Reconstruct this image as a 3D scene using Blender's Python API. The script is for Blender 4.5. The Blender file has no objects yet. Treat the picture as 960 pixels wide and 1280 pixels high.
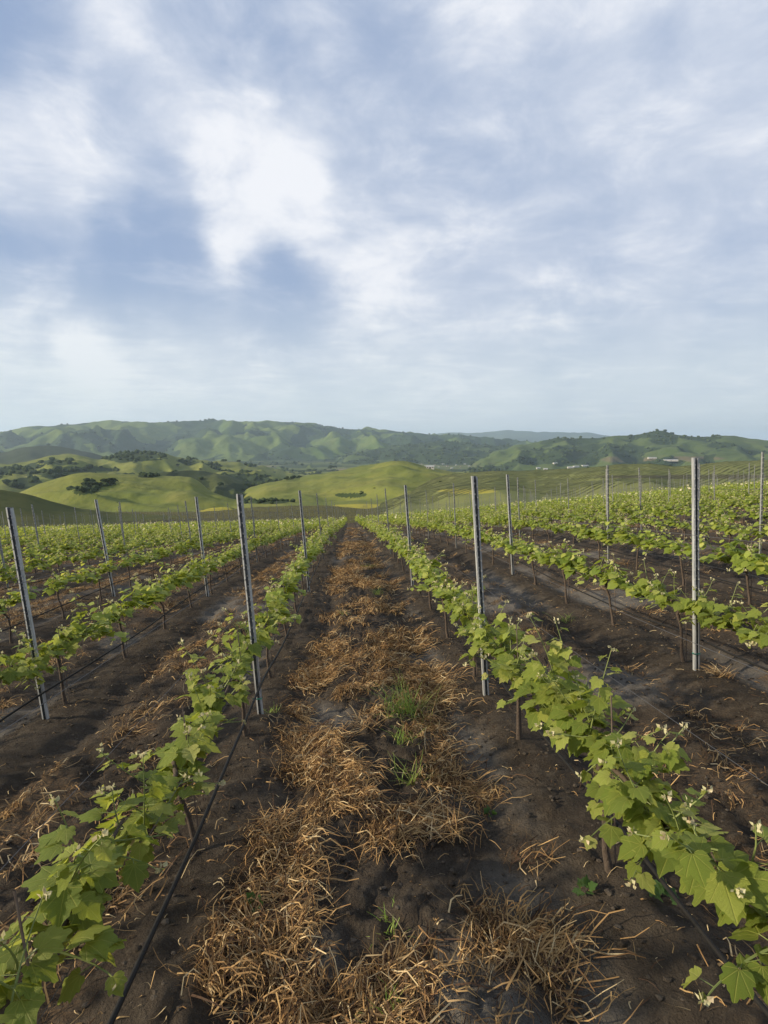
import bpy, bmesh, math, random
import numpy as np
from mathutils import Vector, Matrix, Quaternion
from mathutils.bvhtree import BVHTree

random.seed(7)
rng = np.random.default_rng(11)
scene = bpy.context.scene
COL = scene.collection
PI = math.pi

# ------------------------------------------------------------------ camera
PITCH = math.radians(7.12)
YAW = math.radians(3.6)
FPX = 680.0                                    # focal length in pixels of the 960x1280 photograph
cam_d = bpy.data.cameras.new('camera')
cam = bpy.data.objects.new('camera', cam_d)
COL.objects.link(cam)
cam_d.sensor_fit = 'VERTICAL'
cam_d.sensor_height = 32.0
cam_d.lens = 32.0 * FPX / 1280.0
cam_d.clip_start = 0.05
cam_d.clip_end = 120000
cam.rotation_euler = (PI / 2 - PITCH, 0, -YAW)
cam.location = (0, 0, 0)
scene.camera = cam

# ------------------------------------------------------------------ world, sun, exposure
SUN_EL = math.radians(19)
SUN_AZ = math.radians(-98)                      # from +Y towards +X
scene.view_settings.view_transform = 'Standard'
scene.view_settings.look = 'None'
scene.view_settings.gamma = 1.0
scene.view_settings.exposure = 0.32
world = bpy.data.worlds.new('World')
scene.world = world
world.use_nodes = True


class NT:
    """small wrapper to write node trees tersely"""
    def __init__(self, tree):
        self.t = tree
        tree.nodes.clear()

    def n(self, kind, ins=None, **props):
        nd = self.t.nodes.new(kind)
        for k, v in props.items():
            setattr(nd, k, v)
        for k, v in (ins or {}).items():
            self.set(nd.inputs[k], v)
        return nd

    def set(self, sock, v):
        if isinstance(v, bpy.types.NodeSocket):
            self.t.links.new(v, sock)
        elif isinstance(v, bpy.types.Node):
            self.t.links.new(v.outputs[0], sock)
        else:
            sock.default_value = v

    def math(self, op, a, b=None, c=None, clamp=False):
        nd = self.n('ShaderNodeMath', operation=op)
        nd.use_clamp = clamp
        self.set(nd.inputs[0], a)
        if b is not None:
            self.set(nd.inputs[1], b)
        if c is not None:
            self.set(nd.inputs[2], c)
        return nd.outputs[0]

    def ramp(self, v, a, b, lo=0.0, hi=1.0):
        nd = self.n('ShaderNodeMapRange', interpolation_type='SMOOTHSTEP')
        self.set(nd.inputs['Value'], v)
        nd.inputs['From Min'].default_value = a
        nd.inputs['From Max'].default_value = b
        nd.inputs['To Min'].default_value = lo
        nd.inputs['To Max'].default_value = hi
        return nd.outputs[0]

    def mix(self, f, a, b, blend='MIX'):
        nd = self.n('ShaderNodeMix', data_type='RGBA', blend_type=blend)
        self.set(nd.inputs[0], f)
        for s, v in ((nd.inputs[6], a), (nd.inputs[7], b)):
            if isinstance(v, tuple) and len(v) == 3:
                v = v + (1.0,)
            self.set(s, v)
        return nd.outputs[2]

    def noise(self, vec, scale, detail=4, rough=0.55, dist=0.0):
        nd = self.n('ShaderNodeTexNoise')
        if vec is not None:
            self.set(nd.inputs['Vector'], vec)
        nd.inputs['Scale'].default_value = scale
        nd.inputs['Detail'].default_value = detail
        nd.inputs['Roughness'].default_value = rough
        nd.inputs['Distortion'].default_value = dist
        return nd.outputs[0]


# pixel helpers (photograph pixels <-> directions in the world)
fwd = np.array([math.sin(YAW) * math.cos(PITCH), math.cos(YAW) * math.cos(PITCH), -math.sin(PITCH)])
rgt = np.array([math.cos(YAW), -math.sin(YAW), 0.0])
upv = np.cross(rgt, fwd)


def ray(px, py):
    d = fwd * FPX + rgt * (px - 480.0) + upv * (640.0 - py)
    return d / np.linalg.norm(d)


def azel(px, py):
    d = ray(px, py)
    return math.atan2(d[0], d[1]), d[2] / math.hypot(d[0], d[1])


def project(x, y, z):
    f = x * fwd[0] + y * fwd[1] + z * fwd[2]
    r = x * rgt[0] + y * rgt[1]
    u = x * upv[0] + y * upv[1] + z * upv[2]
    f = np.where(np.abs(f) < 1e-6, 1e-6, f)
    return 480 + FPX * r / f, 640 - FPX * u / f, f


# --- sky with clouds
w = NT(world.node_tree)
sky = w.n('ShaderNodeTexSky', sky_type='NISHITA')
sky.sun_disc = False
sky.sun_elevation = SUN_EL
sky.sun_rotation = SUN_AZ % (2 * PI)
sky.altitude = 150
sky.air_density = 1.0
sky.dust_density = 1.6
sky.ozone_density = 1.6
tc = w.n('ShaderNodeTexCoord')
nrm = w.n('ShaderNodeVectorMath', operation='NORMALIZE')
w.set(nrm.inputs[0], tc.outputs['Generated'])
D = nrm.outputs[0]
sep = w.n('ShaderNodeSeparateXYZ')
w.set(sep.inputs[0], D)
zc = w.math('MAXIMUM', w.math('ADD', sep.outputs[2], 0.10), 0.06)
px_ = w.math('DIVIDE', sep.outputs[0], zc)
py_ = w.math('DIVIDE', sep.outputs[1], zc)
comb = w.n('ShaderNodeCombineXYZ')
w.set(comb.inputs[0], px_)
w.set(comb.inputs[1], py_)
P = comb.outputs[0]


def mapped(vec, rot, sc, loc=(0, 0, 0)):
    m = w.n('ShaderNodeMapping')
    w.set(m.inputs['Vector'], vec)
    m.inputs['Rotation'].default_value = (0, 0, math.radians(rot))
    m.inputs['Scale'].default_value = sc
    m.inputs['Location'].default_value = loc
    return m.outputs[0]


def blob(px, py, a, b):
    """soft round region of the sky around one direction: 1 inside angle a, 0 beyond b (degrees)"""
    d = ray(px, py)
    nd = w.n('ShaderNodeVectorMath', operation='DOT_PRODUCT')
    w.set(nd.inputs[0], warpD)
    nd.inputs[1].default_value = tuple(d)
    return w.ramp(nd.outputs['Value'], math.cos(math.radians(b)), math.cos(math.radians(a)))


wn = w.n('ShaderNodeTexNoise')
w.set(wn.inputs['Vector'], D)
wn.inputs['Scale'].default_value = 4.5
wn.inputs['Detail'].default_value = 5
wv = w.n('ShaderNodeVectorMath', operation='SUBTRACT')
w.set(wv.inputs[0], wn.outputs['Color'])
wv.inputs[1].default_value = (0.5, 0.5, 0.5)
ws = w.n('ShaderNodeVectorMath', operation='SCALE')
w.set(ws.inputs[0], wv.outputs[0])
ws.inputs['Scale'].default_value = 0.18
wa = w.n('ShaderNodeVectorMath', operation='ADD')
w.set(wa.inputs[0], D)
w.set(wa.inputs[1], ws.outputs[0])
wnn = w.n('ShaderNodeVectorMath', operation='NORMALIZE')
w.set(wnn.inputs[0], wa.outputs[0])
warpD = wnn.outputs[0]

veil = w.noise(mapped(P, 20, (0.55, 0.9, 1)), 0.9, 6, 0.5, 0.6)        # thin high sheet
puffP = w.noise(mapped(P, -12, (1.0, 1.35, 1), (3.1, 1.7, 0)), 2.4, 11, 0.60, 0.3)
puffD = w.noise(mapped(D, 0, (1.0, 1.0, 1.9), (1.1, 0.4, 0.9)), 6.2, 12, 0.63, 0.4)
fan = w.noise(mapped(D, 0, (1.0, 1.0, 0.22), (2.3, 0.9, 0.3)), 6.5, 5, 0.5, 0.25)
puff = w.math('ADD', w.math('MULTIPLY', puffP, 0.4), w.math('MULTIPLY', puffD, 0.6))
soft = w.noise(mapped(P, 35, (1.0, 0.45, 1), (7.3, 2.2, 0)), 1.1, 5, 0.5, 0.3)
white_sum = None
for (bx, by, a, b, k) in ((350, 170, 1, 6, .30), (275, 165, 1, 6, .24), (320, 215, 1, 7, .20), (400, 200, 1, 6, .20), (290, 285, .5, 5, .34), (365, 265, .5, 6, .30), (250, 300, .3, 5, .14),
                          (430, 310, 1, 7, .20), (60, 215, 2, 9, .28), (10, 225, 1, 7, .14), (150, 240, 1, 8, .14), (20, 434, .3, 3, .20), (110, 446, .3, 3, .16), (150, 415, 2, 9, .18),
                          (200, 40, 1, 9, .22), (130, 110, 1, 7, .12), (500, 300, 2, 9, .14), (550, 420, 3, 15, .24), (50, 450, 3, 9, .34),
                          (240, 450, 3, 13, .20), (840, 380, 4, 20, .12), (720, 110, 4, 18, .10), (190, 300, 1, 6, -.14),
                          (190, 165, 1, 5, -.26), (60, 345, 2, 9, -.36), (190, 350, 1, 8, -.30), (350, 395, 1, 6, -.16), (480, 150, 2, 9, -.04),
                          (30, 90, 2, 9, -.24), (300, 60, 2, 7, -.20), (640, 290, 2, 11, -.08), (560, 50, 2, 12, .06), (880, 60, 3, 14, .04)):
    v = w.math('MULTIPLY', blob(bx, by, a, b), k)
    white_sum = v if white_sum is None else w.math('ADD', white_sum, v)
cov = w.math('ADD', w.math('ADD', w.math('MULTIPLY', puff, 1.9), w.math('MULTIPLY', soft, 0.25)), w.math('MULTIPLY', white_sum, 0.85))
m_cloud = w.ramp(cov, 0.90, 1.62)
m_veil = w.ramp(w.math('ADD', w.math('ADD', w.math('MULTIPLY', veil, .35), w.math('ADD', w.math('MULTIPLY', fan, .55), w.math('MULTIPLY', puff, .25))), w.math('MULTIPLY', white_sum, 0.6)), 0.30, 0.90, 0.26, 0.96)
base_sky = sky.outputs[0]
lav = w.mix(0.75, base_sky, (1.75, 2.75, 4.9))
c1 = w.mix(m_veil, lav, (4.7, 5.25, 6.3))
bright = w.ramp(w.math('ADD', puff, w.math('MULTIPLY', white_sum, .45)), 0.46, 0.80)
c_cl = w.mix(bright, (5.2, 5.7, 6.7), (7.3, 7.45, 7.85))
c2 = w.mix(m_cloud, c1, c_cl)
hz = w.ramp(sep.outputs[2], 0.0, 0.30, 0.82, 0.0)
hz2 = w.math('MULTIPLY', hz, w.ramp(soft, 0.25, 0.7, 0.75, 1.0))
c3 = w.mix(hz2, c2, (6.1, 6.75, 6.9))
bg = w.n('ShaderNodeBackground')
w.set(bg.inputs['Color'], c3)
bg.inputs['Strength'].default_value = 0.1
wo = w.n('ShaderNodeOutputWorld')
w.set(wo.inputs['Surface'], bg.outputs[0])

sun_d = bpy.data.lights.new('sun', 'SUN')
sun_d.energy = 5.0
sun_d.angle = math.radians(2.0)
sun_d.color = (1.0, 0.86, 0.63)
sun = bpy.data.objects.new('sun', sun_d)
COL.objects.link(sun)
sdir = Vector((math.sin(SUN_AZ) * math.cos(SUN_EL), math.cos(SUN_AZ) * math.cos(SUN_EL), math.sin(SUN_EL)))
sun.rotation_euler = sdir.to_track_quat('Z', 'Y').to_euler()


# ------------------------------------------------------------------ helpers
def tag(o, label=None, cat=None, group=None, kind=None):
    if label: o['label'] = label
    if cat: o['category'] = cat
    if group: o['group'] = group
    if kind: o['kind'] = kind
    return o


def mesh_np(name, V, F, mats=(), midx=None, smooth=False, attrs=None):
    """V (n,3), F (m,k) all faces with k corners"""
    V = np.asarray(V, dtype=np.float32)
    F = np.asarray(F, dtype=np.int32)
    me = bpy.data.meshes.new(name)
    m, k = F.shape
    me.vertices.add(len(V))
    me.vertices.foreach_set('co', V.ravel())
    me.loops.add(m * k)
    me.loops.foreach_set('vertex_index', F.ravel())
    me.polygons.add(m)
    me.polygons.foreach_set('loop_start', np.arange(0, m * k, k, dtype=np.int32))
    me.polygons.foreach_set('loop_total', np.full(m, k, dtype=np.int32))
    for mt in mats:
        me.materials.append(mt)
    if midx is not None:
        me.polygons.foreach_set('material_index', np.asarray(midx, dtype=np.int32))
    me.polygons.foreach_set('use_smooth', np.full(m, smooth, dtype=bool))
    me.update()
    me.validate()
    for an, av in (attrs or {}).items():
        a = me.attributes.new(an, 'FLOAT', 'POINT')
        a.data.foreach_set('value', np.asarray(av, dtype=np.float32))
    return me


def put(name, me, parent=None, loc=None, rot=None):
    o = bpy.data.objects.new(name, me)
    COL.objects.link(o)
    if parent is not None: o.parent = parent
    if loc is not None: o.location = loc
    if rot is not None: o.rotation_euler = rot
    return o


def empty(name, loc, rot=(0, 0, 0)):
    o = bpy.data.objects.new(name, None)
    COL.objects.link(o)
    o.empty_display_size = 0.1
    o.location = loc
    o.rotation_euler = rot
    return o


def sstep(a, b, x):
    t = np.clip((x - a) / (b - a), 0, 1)
    return t * t * (3 - 2 * t)


def hash2(ix, iy, seed):
    h = (ix.astype(np.int64) * 374761393 + iy.astype(np.int64) * 668265263 + seed * 974634777) & 0xffffffff
    h = ((h ^ (h >> 13)) * 1274126177) & 0xffffffff
    h = (h ^ (h >> 16)) & 0xffffffff
    return h.astype(np.float64) / 4294967295.0


def vnoise(x, y, seed=0):
    x = np.asarray(x, dtype=np.float64); y = np.asarray(y, dtype=np.float64)
    ix = np.floor(x); iy = np.floor(y)
    fx = x - ix; fy = y - iy
    fx = fx * fx * fx * (fx * (fx * 6 - 15) + 10)
    fy = fy * fy * fy * (fy * (fy * 6 - 15) + 10)
    a = hash2(ix, iy, seed); b = hash2(ix + 1, iy, seed)
    c = hash2(ix, iy + 1, seed); d = hash2(ix + 1, iy + 1, seed)
    return (a * (1 - fx) + b * fx) * (1 - fy) + (c * (1 - fx) + d * fx) * fy - 0.5


def fbm(x, y, seed=0, octv=4, gain=0.5):
    s = 0; a = 1.0; t = 0
    for i in range(octv):
        c, sn = math.cos(i * 0.9), math.sin(i * 0.9)
        s = s + a * vnoise((x * c - y * sn) * 2 ** i, (x * sn + y * c) * 2 ** i, seed + i * 17)
        t += a
        a *= gain
    return s / t * 2


# ------------------------------------------------------------------ materials
def new_mat(name):
    m = bpy.data.materials.new(name)
    m.use_nodes = True
    return m, NT(m.node_tree)


def finish(t, col, rough=0.8, bump=None, bdist=0.01, bstr=1.0, metal=0.0, spec=0.5, trans=0.0, transcol=None):
    bs = t.n('ShaderNodeBsdfPrincipled')
    if isinstance(col, tuple) and len(col) == 3: col = col + (1.0,)
    t.set(bs.inputs['Base Color'], col)
    t.set(bs.inputs['Roughness'], rough)
    t.set(bs.inputs['Metallic'], metal)
    bs.inputs['Specular IOR Level'].default_value = spec
    if bump is not None:
        b = t.n('ShaderNodeBump')
        b.inputs['Distance'].default_value = bdist
        b.inputs['Strength'].default_value = bstr
        t.set(b.inputs['Height'], bump)
        t.set(bs.inputs['Normal'], b.outputs[0])
    out = t.n('ShaderNodeOutputMaterial')
    if trans > 0:
        tr = t.n('ShaderNodeBsdfTranslucent')
        t.set(tr.inputs['Color'], transcol if transcol is not None else col)
        mx = t.n('ShaderNodeMixShader')
        mx.inputs[0].default_value = trans
        t.set(mx.inputs[1], bs.outputs[0])
        t.set(mx.inputs[2], tr.outputs[0])
        t.set(out.inputs['Surface'], mx.outputs[0])
    else:
        t.set(out.inputs['Surface'], bs.outputs[0])


def attr(t, name):
    a = t.n('ShaderNodeAttribute')
    a.attribute_name = name
    return a.outputs['Fac']


def geo_pos(t):
    return t.n('ShaderNodeNewGeometry').outputs['Position']


def mat_leaf(name, c1, c2, c3, trans, spec=0.35, veins=False):
    m, t = new_mat(name)
    g = t.n('ShaderNodeNewGeometry')
    oi = t.n('ShaderNodeObjectInfo')
    r = t.math('FRACT', t.math('ADD', g.outputs['Random Per Island'], oi.outputs['Random']))
    r2 = t.math('FRACT', t.math('MULTIPLY', r, 7.31))
    c = t.mix(r, c1, c2)
    c = t.mix(t.ramp(r2, 0.72, 1.0), c, c3)
    nz = t.noise(t.n('ShaderNodeTexCoord').outputs['Object'], 60, 3, 0.6)
    c = t.mix(t.ramp(nz, 0.3, 0.75, 0.0, 0.35), c, c3)
    if veins:
        sx = t.n('ShaderNodeSeparateXYZ'); t.set(sx.inputs[0], t.n('ShaderNodeTexCoord').outputs['Object'])
        an = t.math('DIVIDE', t.math('ARCTAN2', sx.outputs[0], t.math('ADD', sx.outputs[1], 0.02)), 0.62)
        fr = t.math('ABSOLUTE', t.math('SUBTRACT', t.math('FRACT', t.math('ADD', an, 0.5)), 0.5))
        rad = t.n('ShaderNodeVectorMath', operation='LENGTH'); t.set(rad.inputs[0], t.n('ShaderNodeTexCoord').outputs['Object'])
        dl = t.math('MULTIPLY', fr, rad.outputs['Value'])
        side = t.math('ABSOLUTE', t.math('SUBTRACT', t.math('FRACT', t.math('MULTIPLY', t.math('SUBTRACT', rad.outputs['Value'], t.math('MULTIPLY', fr, .6)), 8.0)), 0.5))
        vm = t.math('MAXIMUM', t.ramp(dl, 0.035, 0.008), t.ramp(side, 0.06, 0.0, 0.0, 0.5))
        c = t.mix(t.math('MULTIPLY', vm, 0.55), c, (c3[0] * 1.15, c3[1] * 1.1, c3[2] * 1.3))
        nz = t.math('SUBTRACT', nz, t.math('MULTIPLY', vm, 0.6))
    tcx = t.mix(0.5, c, (c3[0] * 1.5, c3[1] * 1.5, c3[2] * 0.8))
    finish(t, c, 0.5, bump=nz, bdist=0.004, spec=spec, trans=trans, transcol=tcx)
    return m


M_LEAF = mat_leaf('vine_leaf_green', (0.120, 0.190, 0.026), (0.235, 0.295, 0.045), (0.38, 0.41, 0.075), 0.42)
M_YOUNG = mat_leaf('vine_leaf_young', (0.27, 0.36, 0.055), (0.40, 0.45, 0.09), (0.52, 0.52, 0.15), 0.42)
M_LEAFN = mat_leaf('vine_leaf_green_veined', (0.120, 0.190, 0.026), (0.235, 0.295, 0.045), (0.38, 0.41, 0.075), 0.42, veins=True)
M_YOUNGN = mat_leaf('vine_leaf_young_veined', (0.27, 0.36, 0.055), (0.40, 0.45, 0.09), (0.52, 0.52, 0.15), 0.42, veins=True)
M_TIP = mat_leaf('vine_shoot_tip', (0.50, 0.50, 0.28), (0.62, 0.58, 0.38), (0.62, 0.50, 0.34), 0.25)
M_GRASS = mat_leaf('green_grass_blade', (0.13, 0.23, 0.03), (0.22, 0.34, 0.05), (0.38, 0.42, 0.12), 0.35)
M_WEED = mat_leaf('weed_leaf', (0.05, 0.11, 0.025), (0.08, 0.16, 0.03), (0.12, 0.20, 0.05), 0.25)

# straw
M_STRAW, t = new_mat('dry_straw')
g = t.n('ShaderNodeNewGeometry')
r = g.outputs['Random Per Island']
r2 = t.math('FRACT', t.math('MULTIPLY', r, 13.7))
c = t.mix(r, (0.26, 0.140, 0.056), (0.57, 0.370, 0.160))
c = t.mix(t.ramp(r2, 0.80, 1.0), c, (0.74, 0.58, 0.33))
c = t.mix(t.ramp(r2, 0.42, 0.15), c, (0.085, 0.048, 0.028))
finish(t, c, 0.7, spec=0.25, trans=0.22)

# bark, stake, wire, hose, steel
M_BARK, t = new_mat('vine_bark')
nz = t.noise(mapn := None or t.n('ShaderNodeTexCoord').outputs['Object'], 38, 6, 0.7)
finish(t, t.mix(nz, (0.035, 0.024, 0.018), (0.15, 0.11, 0.08)), 0.9, bump=nz, bdist=0.02)
M_STEM, t = new_mat('green_shoot_stem')
finish(t, (0.20, 0.24, 0.07), 0.55, trans=0.15)
M_STAKE, t = new_mat('training_stake_rusted')
nz = t.noise(t.n('ShaderNodeTexCoord').outputs['Object'], 20, 4, 0.6)
finish(t, t.mix(nz, (0.10, 0.06, 0.045), (0.22, 0.18, 0.15)), 0.6, metal=0.2)
M_WIRE, t = new_mat('trellis_wire_steel')
finish(t, (0.10, 0.10, 0.105), 0.6, metal=0.4)
M_HOSE, t = new_mat('black_drip_hose_plastic')
nz = t.noise(geo_pos(t), 25, 3, 0.6)
finish(t, t.mix(nz, (0.007, 0.007, 0.008), (0.026, 0.024, 0.022)), 0.6, spec=0.2)
M_STEEL, t = new_mat('galvanised_post_steel')
p = t.n('ShaderNodeTexCoord').outputs['Object']
mp = t.n('ShaderNodeMapping'); t.set(mp.inputs['Vector'], p); mp.inputs['Scale'].default_value = (30, 30, 4)
nz = t.noise(mp.outputs[0], 1.2, 6, 0.65)
nf = t.noise(p, 90, 3, 0.6)
c = t.mix(t.ramp(nz, 0.3, 0.7), (0.36, 0.37, 0.38), (0.60, 0.61, 0.61))
c = t.mix(t.ramp(nf, 0.62, 0.78, 0, 0.5), c, (0.26, 0.22, 0.18))
finish(t, c, t.ramp(nz, 0.2, 0.8, 0.42, 0.62), metal=0.45, bump=nf, bdist=0.0008)
M_STEELB, t = new_mat('dull_post_steel')
nz = t.noise(t.n('ShaderNodeTexCoord').outputs['Object'], 14, 5, 0.65)
finish(t, t.mix(t.ramp(nz, 0.3, 0.7), (0.20, 0.205, 0.20), (0.36, 0.365, 0.36)), 0.6, metal=0.3)
M_DARKSTEEL, t = new_mat('shaded_channel_steel')
nz = t.noise(t.n('ShaderNodeTexCoord').outputs['Object'], 30, 5, 0.65)
finish(t, t.mix(t.ramp(nz, 0.3, 0.7), (0.085, 0.095, 0.105), (0.20, 0.21, 0.22)), 0.6, metal=0.3)  # web darker than the flanges, shadow inside the channel painted in
M_CLIP, t = new_mat('bright_wire_clip')
finish(t, (0.62, 0.62, 0.60), 0.35, metal=0.6)
M_TIE, t = new_mat('teal_plastic_tie')
finish(t, (0.04, 0.20, 0.16), 0.5)
M_BLUEEND, t = new_mat('teal_marker_paint')
finish(t, (0.09, 0.17, 0.18), 0.6)

# soil
M_SOIL, t = new_mat('tilled_dark_soil')
p = geo_pos(t)
lit = attr(t, 'litter')
pale = attr(t, 'pale')
n1 = t.noise(p, 1.3, 6, 0.6)
n2 = t.noise(p, 14, 6, 0.65)
n3 = t.noise(p, 90, 5, 0.7)
c = t.mix(t.ramp(n1, 0.3, 0.7), (0.044, 0.034, 0.025), (0.076, 0.060, 0.045))
c = t.mix(t.ramp(n2, 0.45, 0.75, 0, 0.75), c, (0.110, 0.090, 0.068))
c = t.mix(pale, c, t.mix(n2, (0.125, 0.112, 0.096), (0.20, 0.180, 0.155)))
c = t.mix(t.ramp(n3, 0.58, 0.72, 0, 0.6), c, (0.17, 0.142, 0.108))
c = t.mix(t.ramp(n3, 0.42, 0.30, 0, 0.6), c, (0.022, 0.017, 0.013))
mp = t.n('ShaderNodeMapping'); t.set(mp.inputs['Vector'], p); mp.inputs['Scale'].default_value = (1.0, 2.2, 1)
nl = t.noise(mp.outputs[0], 22, 6, 0.7, 1.2)
lf = t.math('MULTIPLY', lit, t.ramp(nl, 0.42, 0.62))
c = t.mix(lf, c, t.mix(n3, (0.10, 0.060, 0.034), (0.21, 0.140, 0.078)))
h = t.math('ADD', t.math('MULTIPLY', n2, 0.6), t.math('MULTIPLY', n3, 0.25))
finish(t, c, 0.95, bump=h, bdist=0.09, bstr=1.0, spec=0.12)
M_CLOD, t = new_mat('soil_clod')
p = geo_pos(t)
nz = t.noise(p, 40, 5, 0.7)
c = t.mix(t.n('ShaderNodeNewGeometry').outputs['Random Per Island'], (0.045, 0.035, 0.026), (0.11, 0.09, 0.07))
finish(t, t.mix(t.ramp(nz, 0.5, 0.8, 0, 0.6), c, (0.12, 0.10, 0.08)), 0.95, bump=nz, bdist=0.02, spec=0.15)


def mat_hill(name, g1, g2, g3, wood, scale, brown=(0.15, 0.12, 0.06), bump=1.0, yellow=(0.42, 0.36, 0.03), bstr=0.7, stripes=False):
    m, t = new_mat(name)
    p = geo_pos(t)
    a = t.noise(p, scale, 7, 0.6, 0.4)
    b = t.noise(p, scale * 3.7, 6, 0.6, 0.2)
    mp = t.n('ShaderNodeMapping'); t.set(mp.inputs['Vector'], p)
    mp.inputs['Scale'].default_value = (1.0, 0.35, 2.5)
    mp.inputs['Rotation'].default_value = (0, 0, math.radians(35))
    s = t.noise(mp.outputs[0], scale * 6, 5, 0.65)
    c = t.mix(t.ramp(a, 0.35, 0.65), g1, g2)
    c = t.mix(t.ramp(b, 0.45, 0.75, 0, 0.6), c, g3)
    c = t.mix(t.ramp(s, 0.52, 0.75, 0, 0.4), c, brown)
    c = t.mix(t.ramp(attr(t, 'soil'), 0.0, 1.0), c, brown)
    c = t.mix(t.ramp(attr(t, 'yellow'), 0.2, 0.8), c, t.mix(s, yellow, g3))
    q = t.noise(p, scale * 17, 4, 0.7)
    c = t.mix(t.ramp(q, 0.52, 0.68, 0, 0.5), c, (g1[0] * .62, g1[1] * .66, g1[2] * .7))
    wf = t.math('ADD', attr(t, 'wood'), t.math('MULTIPLY', t.math('SUBTRACT', b, 0.5), 1.1))
    c = t.mix(t.ramp(wf, 0.42, 0.58, 0, 0.92), c, t.mix(s, wood, (wood[0] * 1.8, wood[1] * 1.7, wood[2] * 1.6)))
    hh = t.math('ADD', t.math('MULTIPLY', s, 0.5), t.math('MULTIPLY', b, 1.0))
    finish(t, c, 0.95, bump=hh, bdist=bump, bstr=bstr, spec=0.1)
    return m


# ------------------------------------------------------------------ the vineyard ground
ROW0, SP = 1.30, 2.13                      # first row right of the camera, distance between rows
YA = np.array([-40, -3, 0, 5, 11, 17, 23, 35, 60, 85, 104, 112, 125, 150, 200])
GA = np.array([2.3, 2.08, 2.07, 1.90, 1.58, 1.40, 1.34, 1.30, 1.22, 1.22, 1.5, 2.4, 5.8, 14, 30.0])
XA = np.array([-200, -60, -40, -20, -8, -5, -3, -0.8, 0.3, 60, 120, 200.0])
LA = np.array([-4.0, -1.3, -.85, -.48, -.28, -.20, -.15, 0.0, 0.02, 4.8, 9.0, 13.0])
_fy = np.linspace(-40, 200, 1201); _gy = np.interp(_fy, YA, GA)
_k = np.ones(13) / 13; _gy = np.convolve(np.pad(_gy, 6, mode='edge'), _k, 'valid')
_fx = np.linspace(-200, 200, 2001); _gx = np.interp(_fx, XA, LA)
_k = np.ones(9) / 9; _gx = np.convolve(np.pad(_gx, 4, mode='edge'), _k, 'valid')


def ground_z(x, y, detail=True):
    x = np.asarray(x, dtype=float); y = np.asarray(y, dtype=float)
    z = -0.132 * y - np.interp(y, _fy, _gy) + np.interp(x, _fx, _gx)
    z = z + 0.25 * fbm(x / 30, y / 30, 5, 2) * sstep(20, 60, np.hypot(x, y))
    if detail:
        ph = ((x - ROW0) / SP) % 1.0
        dr = np.minimum(ph, 1 - ph) * SP                       # distance to the nearest row
        wob = 0.06 * fbm(x * 0.5 + 3, y * 0.35, 41, 2)
        z = z + 0.055 * np.exp(-((dr + wob) / 0.22) ** 2)       # berm under the vines
        z = z - 0.045 * np.exp(-((dr - 0.46 + wob) / 0.13) ** 2)    # wheel ruts
        mid = sstep(0.45, 0.75, dr)
        d = np.hypot(x, y)
        near = 1 - sstep(18, 45, d)
        z = z + near * (0.035 + 0.02 * mid) * fbm(x * 2.2, y * 2.0, 21, 3)
        rough = fbm(x * 7.5, y * 7.5, 31, 3)
        z = z + near * (0.024 + 0.030 * mid) * rough
        z = z + near * 0.030 * np.abs(fbm(x * 15, y * 15, 51, 2)) * (0.55 + mid)
        z = z - near * 0.007 * np.abs(fbm(x * 31, y * 31, 53, 2))
        z = z + near * 0.03 * sstep(0.1, 0.5, fbm(x * 4.2 + 9, y * 2.6, 57, 2)) * np.abs(fbm(x * 9, y * 9, 58, 2))
    return z


def gzs(x, y):
    return float(ground_z(np.array([x]), np.array([y]))[0])


def litter_mask(x, y):
    ph = ((x - ROW0) / SP) % 1.0
    al = np.floor((x - ROW0) / SP)                             # alley index, -1 is the path ahead
    mid = 0.5 + 0.0 * ph
    wn_ = .07 * (1 - sstep(2.4, 4.0, y))
    m = 1 - sstep(0.23 + wn_, 0.40 + wn_, np.abs(ph - (0.50 - .045 * (1 - sstep(2.4, 4.0, y))) + 0.07 * fbm(x * 1.2, y * 0.7, 61, 2)))
    n = fbm(x * 1.5, y * 1.1, 71, 3)
    n = n + 1.0 * fbm(x * 4.2, y * 3.6, 73, 2)
    n = n + 0.12 * (1 - sstep(2.2, 3.4, y)) - 0.14 * sstep(3.2, 4.0, y) * (1 - sstep(9, 12, y))
    n = n - 1.5 * np.exp(-((x - .33) ** 2 + (y - 4.5) ** 2) / .06) - 0.8 * np.exp(-((x - .32) ** 2 + (y - 3.8) ** 2) / .04)
    patch = np.where(al == -1, sstep(-0.22, 0.22, n), np.where(al >= 0, sstep(0.05, 0.38, n) * 0.7, sstep(-0.30, 0.30, n) * .9))
    return m * patch


def step_axis(lim, s0, grow, smax):
    out = [0.0]; s = s0
    while out[-1] < lim:
        out.append(out[-1] + s)
        s = min(s * grow, smax)
    return np.array(out)


ax = step_axis(125, 0.019, 1.0138, 3.0)
xs = np.concatenate([-ax[:0:-1], ax]) + 0.25
ayf = step_axis(165, 0.019, 1.0115, 1.5)
ayb = step_axis(38, 0.03, 1.09, 3.0)
ys = np.concatenate([-ayb[:0:-1], ayf]) + 1.2
ys = ys[ys > -38]
X, Y = np.meshgrid(xs, ys)
Z = ground_z(X.ravel(), Y.ravel())
nx, ny = len(xs), len(ys)


def grid_faces(nx, ny):
    i = np.arange(nx - 1)[None, :] + np.arange(ny - 1)[:, None] * nx
    i = i.ravel()
    return np.stack([i, i + 1, i + nx + 1, i + nx], 1)


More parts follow.
